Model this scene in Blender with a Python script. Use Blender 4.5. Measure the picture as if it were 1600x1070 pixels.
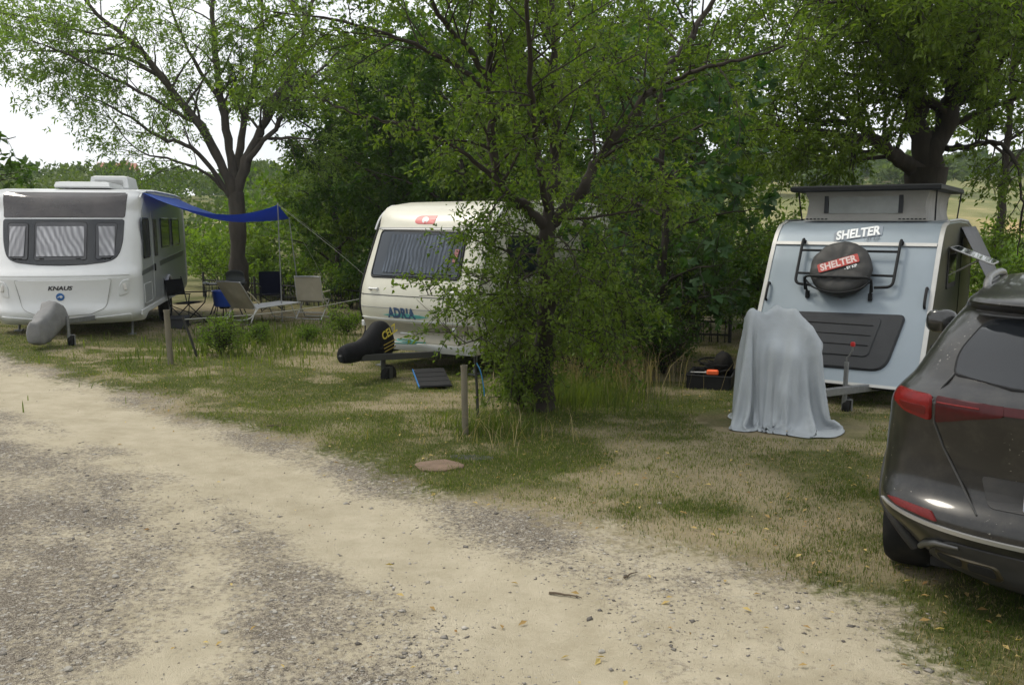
import bpy, math, random
import numpy as np
from mathutils import Vector, Matrix
R = math.radians
SC = bpy.context.scene
COL = SC.collection
for o in list(bpy.data.objects):
    bpy.data.objects.remove(o)

# ------------------------------------------------------------------ camera, sky, sun, exposure
cam = bpy.data.cameras.new('camera')
cam.sensor_width = 36.0
cam.lens = 36.0 * 1300 / 1600
cam.clip_start = 0.05
cam.clip_end = 3000
camo = bpy.data.objects.new('camera', cam)
COL.objects.link(camo)
camo.location = (0, 0, 1.8)
camo.rotation_euler = (R(90 - 8.3), 0, 0)
SC.camera = camo

SUN_ELEV, SUN_AZ = R(58), R(-72)           # azimuth clockwise from +Y: the sun stands to the left, a little beyond the pitches
w = bpy.data.worlds.new('World')
SC.world = w
w.use_nodes = True
nt = w.node_tree
nt.nodes.clear()
wo = nt.nodes.new('ShaderNodeOutputWorld')
bg = nt.nodes.new('ShaderNodeBackground')
bg.inputs['Strength'].default_value = 0.1
sky = nt.nodes.new('ShaderNodeTexSky')
sky.sky_type = 'NISHITA'
sky.sun_disc = False
sky.sun_elevation = SUN_ELEV
sky.sun_rotation = SUN_AZ
sky.air_density = 1.0
sky.dust_density = 2.0
tcw = nt.nodes.new('ShaderNodeTexCoord')
nzw = nt.nodes.new('ShaderNodeTexNoise')
nzw.inputs['Scale'].default_value = 2.2
nzw.inputs['Detail'].default_value = 6
nzw.inputs['Roughness'].default_value = 0.55
crw = nt.nodes.new('ShaderNodeValToRGB')
crw.color_ramp.elements[0].position = 0.30
crw.color_ramp.elements[0].color = (0.55, 0.55, 0.55, 1)
crw.color_ramp.elements[1].position = 0.58
crw.color_ramp.elements[1].color = (1, 1, 1, 1)
mxw = nt.nodes.new('ShaderNodeMix')
mxw.data_type = 'RGBA'
mxw.inputs['B'].default_value = (8.6, 8.8, 8.9, 1)      # thin bright cloud
nt.links.new(tcw.outputs['Generated'], nzw.inputs['Vector'])
nt.links.new(nzw.outputs['Fac'], crw.inputs['Fac'])
nt.links.new(crw.outputs['Color'], mxw.inputs['Factor'])
nt.links.new(sky.outputs['Color'], mxw.inputs['A'])
nt.links.new(mxw.outputs['Result'], bg.inputs['Color'])
nt.links.new(bg.outputs['Background'], wo.inputs['Surface'])

sun = bpy.data.lights.new('sun', 'SUN')
sun.energy = 1.5
sun.angle = R(14)
sun.color = (1.0, 0.93, 0.80)
suno = bpy.data.objects.new('sun', sun)
COL.objects.link(suno)
sd = Vector((math.sin(SUN_AZ) * math.cos(SUN_ELEV), math.cos(SUN_AZ) * math.cos(SUN_ELEV), math.sin(SUN_ELEV)))
suno.rotation_euler = sd.to_track_quat('Z', 'Y').to_euler()
suno.location = (-20, -10, 30)

SC.view_settings.view_transform = 'Standard'
SC.view_settings.look = 'None'
SC.view_settings.gamma = 1.0
SC.view_settings.exposure = 0.56
SC.cycles.use_denoising = True
SC.cycles.max_bounces = 8
SC.cycles.transparent_max_bounces = 8

# ------------------------------------------------------------------ helpers
rng = np.random.default_rng(7)
random.seed(7)

def tag(o, label=None, cat=None, group=None, kind=None):
    if label: o['label'] = label
    if cat: o['category'] = cat
    if group: o['group'] = group
    if kind: o['kind'] = kind
    return o

def empty(name, loc, rz=0.0, rx=0.0):
    o = bpy.data.objects.new(name, None)
    COL.objects.link(o)
    o.empty_display_size = 0.2
    o.location = loc
    o.rotation_euler = (rx, 0, rz)
    return o

def link(name, me, m=None, parent=None):
    o = bpy.data.objects.new(name, me)
    COL.objects.link(o)
    if m is not None and not me.materials:
        me.materials.append(m)
    if parent is not None:
        o.parent = parent
    return o

def fast_mesh(name, V, Fc, smooth=False, attrs=None):
    """V (n,3), Fc (m,k) arrays -> mesh; attrs: dict of per-vertex float arrays"""
    V = np.ascontiguousarray(V, dtype=np.float32)
    Fc = np.ascontiguousarray(Fc, dtype=np.int32)
    me = bpy.data.meshes.new(name)
    m, k = Fc.shape
    me.vertices.add(len(V))
    me.vertices.foreach_set('co', V.ravel())
    me.loops.add(m * k)
    me.loops.foreach_set('vertex_index', Fc.ravel())
    me.polygons.add(m)
    me.polygons.foreach_set('loop_start', np.arange(0, m * k, k, dtype=np.int32))
    if smooth:
        me.polygons.foreach_set('use_smooth', np.ones(m, dtype=bool))
    for a, vals in (attrs or {}).items():
        at = me.attributes.new(a, 'FLOAT', 'POINT')
        at.data.foreach_set('value', np.ascontiguousarray(vals, dtype=np.float32))
    me.update(calc_edges=True)
    me.validate()
    return me

class MB:
    """collects shapes into one mesh"""
    def __init__(self):
        self.v, self.f = [], []
    def add(self, vs, fs):
        n = len(self.v)
        self.v += [tuple(p) for p in vs]
        self.f += [tuple(i + n for i in f) for f in fs]
        return self
    def box(self, c, s, rot=None, bev=0.0):
        hx, hy, hz = s[0] / 2, s[1] / 2, s[2] / 2
        b = min(bev, hx * .9, hy * .9, hz * .9)
        if b <= 0:
            vs = [Vector((x, y, z)) for x in (-hx, hx) for y in (-hy, hy) for z in (-hz, hz)]
            fs = [(0, 1, 3, 2), (4, 6, 7, 5), (0, 4, 5, 1), (2, 3, 7, 6), (0, 2, 6, 4), (1, 5, 7, 3)]
        else:
            vs, ix = [], {}
            for sx in (-1, 1):
                for sy in (-1, 1):
                    for sz in (-1, 1):
                        for ax in range(3):
                            p = [sx * (hx - b), sy * (hy - b), sz * (hz - b)]
                            p[ax] = (sx * hx, sy * hy, sz * hz)[ax]
                            ix[(sx, sy, sz, ax)] = len(vs)
                            vs.append(Vector(p))
            fs = []
            for ax in range(3):
                a, c2 = [(1, 2), (0, 2), (0, 1)][ax]
                for s0 in (-1, 1):
                    q = []
                    for (p1, p2) in ((-1, -1), (1, -1), (1, 1), (-1, 1)):
                        k = [0, 0, 0]
                        k[ax], k[a], k[c2] = s0, p1, p2
                        q.append(ix[(k[0], k[1], k[2], ax)])
                    fs.append(tuple(q))
            for ax in range(3):
                a, c2 = [(1, 2), (0, 2), (0, 1)][ax]
                for p1 in (-1, 1):
                    for p2 in (-1, 1):
                        q = []
                        for (s0, wax) in ((-1, a), (1, a), (1, c2), (-1, c2)):
                            k = [0, 0, 0]
                            k[ax], k[a], k[c2] = s0, p1, p2
                            q.append(ix[(k[0], k[1], k[2], wax)])
                        fs.append(tuple(q))
            for sx in (-1, 1):
                for sy in (-1, 1):
                    for sz in (-1, 1):
                        fs.append(tuple(ix[(sx, sy, sz, a)] for a in range(3)))
        if rot is not None:
            vs = [rot @ p for p in vs]
        c = Vector(c)
        return self.add([p + c for p in vs], fs)
    def tube(self, pts, r, n=8, cap=True):
        pts = [Vector(p) for p in pts]
        rs = r if hasattr(r, '__len__') else [r] * len(pts)
        vs, fs = [], []
        prev = None
        for i, p in enumerate(pts):
            t = (pts[min(i + 1, len(pts) - 1)] - pts[max(i - 1, 0)]).normalized()
            if prev is None:
                a = Vector((0, 0, 1)) if abs(t.z) < .9 else Vector((1, 0, 0))
                u = t.cross(a).normalized()
            else:
                u = (prev - t * prev.dot(t)).normalized()
            prev = u
            v = t.cross(u)
            for k in range(n):
                an = 2 * math.pi * k / n
                vs.append(p + (u * math.cos(an) + v * math.sin(an)) * rs[i])
        for i in range(len(pts) - 1):
            for k in range(n):
                fs.append((i * n + k, i * n + (k + 1) % n, (i + 1) * n + (k + 1) % n, (i + 1) * n + k))
        if cap:
            fs.append(tuple(reversed(range(n))))
            fs.append(tuple((len(pts) - 1) * n + k for k in range(n)))
        return self.add(vs, fs)
    def lathe(self, prof, c, axis=(0, 0, 1), n=28):
        """prof: (radius, height) along axis"""
        ax = Vector(axis).normalized()
        a = Vector((0, 0, 1)) if abs(ax.z) < .9 else Vector((1, 0, 0))
        u = ax.cross(a).normalized()
        v = ax.cross(u)
        c = Vector(c)
        vs, fs = [], []
        for (r, h) in prof:
            for k in range(n):
                an = 2 * math.pi * k / n
                vs.append(c + ax * h + (u * math.cos(an) + v * math.sin(an)) * max(r, 1e-4))
        for i in range(len(prof) - 1):
            for k in range(n):
                fs.append((i * n + k, i * n + (k + 1) % n, (i + 1) * n + (k + 1) % n, (i + 1) * n + k))
        return self.add(vs, fs)
    def prism(self, poly, fn0, fn1):
        """poly 2d points; fn0/fn1 map a 2d point to the two faces"""
        n = len(poly)
        vs = [fn0(p) for p in poly] + [fn1(p) for p in poly]
        fs = [tuple(range(n)), tuple(reversed(range(n, 2 * n)))]
        fs += [(i, n + i, n + (i + 1) % n, (i + 1) % n) for i in range(n)]
        return self.add(vs, fs)
    def patch(self, S, outline, off=.006, bev=.005, step=.09, rings=(.8, .55, .28), sink=-.01):
        """a slab that follows surface S(u,v)->(pos,normal); outline must be star-shaped about its centre"""
        pts = []
        n = len(outline)
        for i in range(n):
            a, b = outline[i], outline[(i + 1) % n]
            L = math.hypot(b[0] - a[0], b[1] - a[1])
            k = max(1, int(math.ceil(L / step)))
            for j in range(k):
                pts.append((a[0] + (b[0] - a[0]) * j / k, a[1] + (b[1] - a[1]) * j / k))
        cu = (min(p[0] for p in pts) + max(p[0] for p in pts)) / 2
        cv = (min(p[1] for p in pts) + max(p[1] for p in pts)) / 2
        N = len(pts)
        vs, fs = [], []
        def ring(sc, o, inset=0):
            for p in pts:
                dx, dy = p[0] - cu, p[1] - cv
                d = math.hypot(dx, dy) or 1e-6
                k = sc * max(0.02, 1 - inset / d)
                q, nn = S(cu + dx * k, cv + dy * k)
                vs.append(q + nn * o)
        ring(1, sink)
        ring(1, off - bev)
        ring(1, off, bev)
        for s in rings:
            ring(s, off)
        q, nn = S(cu, cv)
        vs.append(q + nn * off)
        nr = 3 + len(rings)
        for i in range(nr - 1):
            for k in range(N):
                fs.append((i * N + k, i * N + (k + 1) % N, (i + 1) * N + (k + 1) % N, (i + 1) * N + k))
        for k in range(N):
            fs.append(((nr - 1) * N + k, (nr - 1) * N + (k + 1) % N, nr * N))
        return self.add(vs, fs)
    def build(self, name, m, parent=None, smooth=False, auto=None):
        me = bpy.data.meshes.new(name)
        me.from_pydata([tuple(p) for p in self.v], [], self.f)
        bm_fix(me)
        if smooth or auto:
            me.polygons.foreach_set('use_smooth', [True] * len(me.polygons))
            me.set_sharp_from_angle(angle=R(auto or 40))
        return link(name, me, m, parent)

def bm_fix(me):
    import bmesh
    bm = bmesh.new()
    bm.from_mesh(me)
    bmesh.ops.recalc_face_normals(bm, faces=bm.faces)
    bm.to_mesh(me)
    bm.free()

def rpoly(pts, r, n=5):
    """rounded polygon; r a number or one per corner"""
    out = []
    N = len(pts)
    for i in range(N):
        p0, p, p1 = pts[i - 1], pts[i], pts[(i + 1) % N]
        rr = r[i] if hasattr(r, '__len__') else r
        def toward(q):
            L = math.hypot(q[0] - p[0], q[1] - p[1])
            k = min(rr, L * .48) / L
            return (p[0] + (q[0] - p[0]) * k, p[1] + (q[1] - p[1]) * k)
        a, b = toward(p0), toward(p1)
        if rr <= 0:
            out.append(p)
            continue
        for j in range(n + 1):
            t = j / n
            out.append(((1 - t) ** 2 * a[0] + 2 * t * (1 - t) * p[0] + t * t * b[0],
                        (1 - t) ** 2 * a[1] + 2 * t * (1 - t) * p[1] + t * t * b[1]))
    return out

def rrect(x0, x1, z0, z1, r):
    return rpoly([(x0, z0), (x1, z0), (x1, z1), (x0, z1)], r)

def interp(tab):
    xs = np.array([t[0] for t in tab], float)
    ys = np.array([t[1] for t in tab], float)
    # monotone-ish smooth: cubic hermite with finite-difference slopes
    d = np.gradient(ys, xs)
    def f(x):
        x = min(max(x, xs[0]), xs[-1])
        i = min(max(int(np.searchsorted(xs, x)) - 1, 0), len(xs) - 2)
        h = xs[i + 1] - xs[i]
        t = (x - xs[i]) / h
        return ((2 * t**3 - 3 * t**2 + 1) * ys[i] + (t**3 - 2 * t**2 + t) * h * d[i]
                + (-2 * t**3 + 3 * t**2) * ys[i + 1] + (t**3 - t**2) * h * d[i + 1])
    return f

def catmull(pts, n=6):
    P = [np.array(p, float) for p in pts]
    P = [2 * P[0] - P[1]] + P + [2 * P[-1] - P[-2]]
    out = []
    for i in range(1, len(P) - 2):
        for j in range(n):
            t = j / n
            a, b, c, d = P[i - 1], P[i], P[i + 1], P[i + 2]
            out.append(.5 * ((2 * b) + (-a + c) * t + (2 * a - 5 * b + 4 * c - d) * t * t + (-a + 3 * b - 3 * c + d) * t**3))
    out.append(P[-2])
    return out

def text_geo(s, size, shear=0, offset=0.0, spacing=1.0, sx=1.0):
    cu = bpy.data.curves.new('t', 'FONT')
    cu.body = s
    cu.size = size
    cu.shear = shear
    cu.offset = offset
    cu.space_character = spacing
    cu.align_x = 'CENTER'
    cu.align_y = 'CENTER'
    cu.resolution_u = 3
    o = bpy.data.objects.new('t', cu)
    COL.objects.link(o)
    dg = bpy.context.evaluated_depsgraph_get()
    me = bpy.data.meshes.new_from_object(o.evaluated_get(dg))
    vs = [(v.co.x * sx, v.co.y) for v in me.vertices]
    fs = [tuple(p.vertices) for p in me.polygons]
    bpy.data.objects.remove(o)
    bpy.data.curves.remove(cu)
    bpy.data.meshes.remove(me)
    return vs, fs

def text_on(S, s, size, u, v, m, name, parent, ang=0, off=.004, flip=1, **kw):
    vs, fs = text_geo(s, size, **kw)
    c, sn = math.cos(ang), math.sin(ang)
    out = []
    for (x, y) in vs:
        q, n = S(u + flip * (x * c - y * sn), v + x * sn + y * c)
        out.append(q + n * off)
    mb = MB().add(out, fs)
    return mb.build(name, m, parent)

# ------------------------------------------------------------------ value noise in python (for layout only)
_lat = rng.random((256, 256))
def vnoise(x, y, s=1.0, seed=0):
    x = np.asarray(x, float) * s + seed * 17.3
    y = np.asarray(y, float) * s + seed * 9.1
    xi, yi = np.floor(x).astype(int), np.floor(y).astype(int)
    fx, fy = x - xi, y - yi
    fx, fy = fx * fx * (3 - 2 * fx), fy * fy * (3 - 2 * fy)
    g = lambda a, b: _lat[a % 256, b % 256]
    return ((g(xi, yi) * (1 - fx) + g(xi + 1, yi) * fx) * (1 - fy) + (g(xi, yi + 1) * (1 - fx) + g(xi + 1, yi + 1) * fx) * fy)
def fbm(x, y, s=1.0, seed=0, o=4):
    v, a, t = 0, .5, 0
    for k in range(o):
        v = v + a * vnoise(x, y, s * 2**k, seed + k)
        t += a
        a *= .5
    return v / t

# ------------------------------------------------------------------ materials
MATS = {}
def mat(name, col, rough=.5, metal=0.0, var=.12, scale=6.0, bump=0.0, bscale=None, dirt=0.0, dirtcol=(.25, .2, .13), dscale=3.0,
        coat=0.0, spec=.5, trans=0.0, emit=None, stretch=(1, 1, 1)):
    if name in MATS: return MATS[name]
    m = bpy.data.materials.new(name)
    m.use_nodes = True
    t = m.node_tree
    b = t.nodes['Principled BSDF']
    b.inputs['Roughness'].default_value = rough
    b.inputs['Metallic'].default_value = metal
    b.inputs['Specular IOR Level'].default_value = spec
    b.inputs['Coat Weight'].default_value = coat
    b.inputs['Coat Roughness'].default_value = .06
    if trans: b.inputs['Transmission Weight'].default_value = trans
    tc = t.nodes.new('ShaderNodeTexCoord')
    mp = t.nodes.new('ShaderNodeMapping')
    mp.inputs['Scale'].default_value = stretch
    t.links.new(tc.outputs['Object'], mp.inputs['Vector'])
    nz = t.nodes.new('ShaderNodeTexNoise')
    nz.inputs['Scale'].default_value = scale
    nz.inputs['Detail'].default_value = 5
    nz.inputs['Roughness'].default_value = .6
    t.links.new(mp.outputs['Vector'], nz.inputs['Vector'])
    mr = t.nodes.new('ShaderNodeMapRange')
    mr.inputs['From Min'].default_value = .25
    mr.inputs['From Max'].default_value = .75
    mr.inputs['To Min'].default_value = 1 - var
    mr.inputs['To Max'].default_value = 1 + var
    t.links.new(nz.outputs['Fac'], mr.inputs['Value'])
    mul = t.nodes.new('ShaderNodeMix')
    mul.data_type = 'RGBA'
    mul.blend_type = 'MULTIPLY'
    mul.inputs['Factor'].default_value = 1
    mul.inputs['A'].default_value = (*col, 1)
    t.links.new(mr.outputs['Result'], mul.inputs['B'])
    last = mul.outputs['Result']
    if dirt > 0:
        n2 = t.nodes.new('ShaderNodeTexNoise')
        n2.inputs['Scale'].default_value = dscale
        n2.inputs['Detail'].default_value = 8
        n2.inputs['Roughness'].default_value = .7
        t.links.new(mp.outputs['Vector'], n2.inputs['Vector'])
        r2 = t.nodes.new('ShaderNodeMapRange')
        r2.inputs['From Min'].default_value = .45
        r2.inputs['From Max'].default_value = .8
        r2.inputs['To Max'].default_value = dirt
        t.links.new(n2.outputs['Fac'], r2.inputs['Value'])
        mx = t.nodes.new('ShaderNodeMix')
        mx.data_type = 'RGBA'
        t.links.new(r2.outputs['Result'], mx.inputs['Factor'])
        t.links.new(last, mx.inputs['A'])
        mx.inputs['B'].default_value = (*dirtcol, 1)
        last = mx.outputs['Result']
    t.links.new(last, b.inputs['Base Color'])
    if bump > 0:
        n3 = t.nodes.new('ShaderNodeTexNoise')
        n3.inputs['Scale'].default_value = bscale or scale * 6
        n3.inputs['Detail'].default_value = 6
        t.links.new(mp.outputs['Vector'], n3.inputs['Vector'])
        bp = t.nodes.new('ShaderNodeBump')
        bp.inputs['Strength'].default_value = bump
        bp.inputs['Distance'].default_value = .02
        t.links.new(n3.outputs['Fac'], bp.inputs['Height'])
        t.links.new(bp.outputs['Normal'], b.inputs['Normal'])
    if emit:
        b.inputs['Emission Color'].default_value = (*emit[:3], 1)
        b.inputs['Emission Strength'].default_value = emit[3]
    MATS[name] = m
    return m

def curtain_mat(name, c0, c1, scale, rot=0.0, rough=.25):
    """pleated cloth seen through a pane: shading of soft folds banded into the colour"""
    m = bpy.data.materials.new(name)
    m.use_nodes = True
    t = m.node_tree
    b = t.nodes['Principled BSDF']
    b.inputs['Roughness'].default_value = rough
    b.inputs['Specular IOR Level'].default_value = .4
    tc = t.nodes.new('ShaderNodeTexCoord')
    mp = t.nodes.new('ShaderNodeMapping')
    mp.inputs['Rotation'].default_value = (0, rot, 0)
    wv = t.nodes.new('ShaderNodeTexWave')
    wv.wave_type = 'BANDS'
    wv.bands_direction = 'X'
    wv.inputs['Scale'].default_value = scale
    wv.inputs['Distortion'].default_value = 5.0
    wv.inputs['Detail'].default_value = 2
    wv.inputs['Detail Scale'].default_value = .7
    nz = t.nodes.new('ShaderNodeTexNoise')
    nz.inputs['Scale'].default_value = 2.5
    ad = t.nodes.new('ShaderNodeMath')
    ad.operation = 'MULTIPLY'
    mr = t.nodes.new('ShaderNodeMapRange')
    mr.inputs['From Min'].default_value, mr.inputs['From Max'].default_value = .35, .62
    mr.inputs['To Min'].default_value = .35
    mx = t.nodes.new('ShaderNodeMix')
    mx.data_type = 'RGBA'
    mx.inputs['A'].default_value, mx.inputs['B'].default_value = (*c0, 1), (*c1, 1)
    t.links.new(tc.outputs['Object'], mp.inputs['Vector'])
    t.links.new(mp.outputs['Vector'], wv.inputs['Vector'])
    t.links.new(tc.outputs['Object'], nz.inputs['Vector'])
    t.links.new(nz.outputs['Fac'], mr.inputs['Value'])
    t.links.new(wv.outputs['Fac'], ad.inputs[0])
    t.links.new(mr.outputs[0], ad.inputs[1])
    t.links.new(ad.outputs[0], mx.inputs['Factor'])
    t.links.new(mx.outputs['Result'], b.inputs['Base Color'])
    MATS[name] = m
    return m

def leaf_mat(name, c0, c1, trans=.42, rough=.45):
    m = bpy.data.materials.new(name)
    m.use_nodes = True
    t = m.node_tree
    b = t.nodes['Principled BSDF']
    b.inputs['Roughness'].default_value = rough
    b.inputs['Specular IOR Level'].default_value = .18
    at = t.nodes.new('ShaderNodeAttribute')
    at.attribute_name = 'rnd'
    mx = t.nodes.new('ShaderNodeMix')
    mx.data_type = 'RGBA'
    mx.inputs['A'].default_value = (*c0, 1)
    mx.inputs['B'].default_value = (*c1, 1)
    t.links.new(at.outputs['Fac'], mx.inputs['Factor'])
    t.links.new(mx.outputs['Result'], b.inputs['Base Color'])
    tr = t.nodes.new('ShaderNodeBsdfTranslucent')
    m2 = t.nodes.new('ShaderNodeMix')
    m2.data_type = 'RGBA'
    m2.blend_type = 'MULTIPLY'
    m2.inputs['Factor'].default_value = 1
    m2.inputs['B'].default_value = (1.75, 1.95, .6, 1)
    t.links.new(mx.outputs['Result'], m2.inputs['A'])
    t.links.new(m2.outputs['Result'], tr.inputs['Color'])
    ms = t.nodes.new('ShaderNodeMixShader')
    ms.inputs['Fac'].default_value = trans
    t.links.new(b.outputs['BSDF'], ms.inputs[1])
    t.links.new(tr.outputs['BSDF'], ms.inputs[2])
    t.links.new(ms.outputs['Shader'], t.nodes['Material Output'].inputs['Surface'])
    MATS[name] = m
    return m

# ------------------------------------------------------------------ terrain
def softp(v, k=1.0):
    return k * np.logaddexp(0, np.asarray(v, float) / k)
def sstep(a, b, v):
    t = np.clip((np.asarray(v, float) - a) / (b - a), 0, 1)
    return t * t * (3 - 2 * t)
def G0(x, y):
    x, y = np.asarray(x, float), np.asarray(y, float)
    z = -0.035 * np.clip(y, -6, 22) + 0.06 * np.minimum(softp(-2 - x), 9)
    a = sstep(-60, 70, x)
    hill = 6.5 * (1 - a) * sstep(38, 125, y) + 13 * a * sstep(45, 190, y) + 6 * sstep(190, 420, y)
    z = z - 0.7 * sstep(22, 45, y) + hill + .8 * (fbm(x, y, .04, 3) - .5) * sstep(24, 60, y)
    return z
def ground_z(x, y):
    return float(G0(x, y))
EDGE = np.array([(-40, 33), (-14, 17.2), (-9.4, 13.2), (-7.13, 11.43), (-6.26, 10.84), (-5.3, 9.95), (-4.28, 9.09), (-3.32, 8.43), (-2.5, 7.91), (-1.84, 7.26), (-1.25, 6.54),
                 (-0.7, 5.86), (-0.18, 5.5), (0.21, 5.12), (0.51, 4.83), (0.89, 4.57), (1.27, 4.48), (1.51, 4.13), (1.72, 3.9), (1.68, 3.27), (1.9, 2.0), (2.4, 0), (4, -8), (6, -40)])
TRACK = np.array([(-14, 15.6), (-8.5, 11.5), (-6.01, 9.6), (-4.52, 8.46), (-3.12, 7.31), (-1.83, 6.03), (-1.01, 5.27), (-0.37, 4.55), (0.06, 3.96), (0.33, 3.38), (.7, 2), (1.2, -3)])
TRACK2 = np.array([(-12, 11.5), (-6.5, 8.6), (-4.44, 7.4), (-3.21, 6.6), (-2.3, 5.6), (-1.75, 4.6), (-1.5, 3.6), (-1.4, 2), (-1, -3)])
def pl_dist(P, X, Y):
    """distance to polyline and signed side (positive to the far/right side when walking along it)"""
    best = np.full(X.shape, 1e9)
    side = np.zeros(X.shape)
    for (a, b) in zip(P[:-1], P[1:]):
        d = b - a
        L = d @ d
        t = np.clip(((X - a[0]) * d[0] + (Y - a[1]) * d[1]) / L, 0, 1)
        qx, qy = X - (a[0] + t * d[0]), Y - (a[1] + t * d[1])
        dd = np.hypot(qx, qy)
        cr = d[0] * (Y - a[1]) - d[1] * (X - a[0])
        m = dd < best
        best = np.where(m, dd, best)
        side = np.where(m, np.sign(cr), side)
    return best, side
def masks(X, Y):
    d, s = pl_dist(EDGE, X, Y)
    sdv = d * s + (fbm(X, Y, .9, 5) - .5) * .9 + (fbm(X, Y, 4, 8) - .5) * .35
    t1, _ = pl_dist(TRACK, X, Y)
    t2, _ = pl_dist(TRACK2, X, Y)
    tr = np.maximum(np.exp(-(t1 / .48)**2), .45 * np.exp(-(t2 / .25)**2))
    tr = np.maximum(tr, .62 * np.exp(-(((X - 1.0) / 1.1)**2 + ((Y - 3.4) / 1.3)**2)))
    bare = np.maximum(sstep(.50, .64, fbm(X, Y, .55, 11)) * .8, sstep(.54, .66, fbm(X, Y, 1.7, 14)) * .7)
    def blob(cx, cy, rx, ry, ang=0):
        c, s_ = math.cos(ang), math.sin(ang)
        u, v = (X - cx) * c + (Y - cy) * s_, -(X - cx) * s_ + (Y - cy) * c
        return np.exp(-((u / rx)**2 + (v / ry)**2))
    bare = np.maximum(bare, 1.1 * blob(-1.25, 9.1, 1.1, .28, .35))      # worn strip before the cream caravan
    bare = np.maximum(bare, 1.0 * blob(1.3, 5.0, 1.0, .35, -.25))
    bare = np.maximum(bare, .9 * blob(-5.9, 16.5, 2.6, 1.6, .2))
    bare = np.maximum(bare, .7 * blob(3.9, 8.1, .7, .35))
    lush = np.maximum.reduce([blob(.1, 8.4, 1.1, .6), .8 * blob(-1.6, 8.0, 1.4, .35, -.5), .7 * blob(-3.7, 10.2, 1.8, .45, -.6), .8 * blob(-2.1, 10.5, .9, .4)])
    return sdv, tr, np.clip(bare, 0, 1), lush
def micro(X, Y):
    sdv, tr, bare, lush = masks(X, Y)
    near = 1 - sstep(18, 26, np.hypot(X, Y))
    z = (fbm(X, Y, .8, 21) - .5) * .07 + (fbm(X, Y, 7, 25, 3) - .5) * .018
    z = z - .025 * tr + .03 * sstep(-.1, .5, sdv)
    return z * near
def gz(x, y):
    return float(G0(x, y) + micro(np.array([x], float), np.array([y], float))[0])
def gz_arr(x, y):
    return G0(x, y) + micro(np.asarray(x, float), np.asarray(y, float))
# ------------------------------------------------------------------ ground sheet
def axis_pts(lo, d0, d1, hi, step, grow=1.16):
    a = list(np.arange(d0, d1 + 1e-6, step))
    s, v = step, d1
    while v < hi:
        s *= grow
        v += s
        a.append(min(v, hi))
    s, v = step, d0
    while v > lo:
        s *= grow
        v -= s
        a.insert(0, max(v, lo))
    return np.array(a)
def build_ground():
    xs = axis_pts(-700, -8.5, 6.0, 700, .055)
    ys = axis_pts(-60, 2.0, 13.5, 900, .055)
    X, Y = np.meshgrid(xs, ys)
    Z = gz_arr(X, Y)
    sdv, tr, bare, lush = masks(X, Y)
    field = sstep(45, 49, X) * (1 - sstep(80, 95, X)) * sstep(74, 80, Y + .25 * X) * (1 - sstep(100, 112, Y + .25 * X))
    nx, ny = len(xs), len(ys)
    V = np.stack([X.ravel(), Y.ravel(), Z.ravel()], 1)
    i = (np.arange(ny - 1)[:, None] * nx + np.arange(nx - 1)[None, :]).ravel()
    Fc = np.stack([i, i + 1, i + nx + 1, i + nx], 1)
    me = fast_mesh('ground', V, Fc, True, dict(sd=sdv.ravel(), track=tr.ravel(), bare=bare.ravel(), lush=lush.ravel(), field=field.ravel()))
    return me
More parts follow.
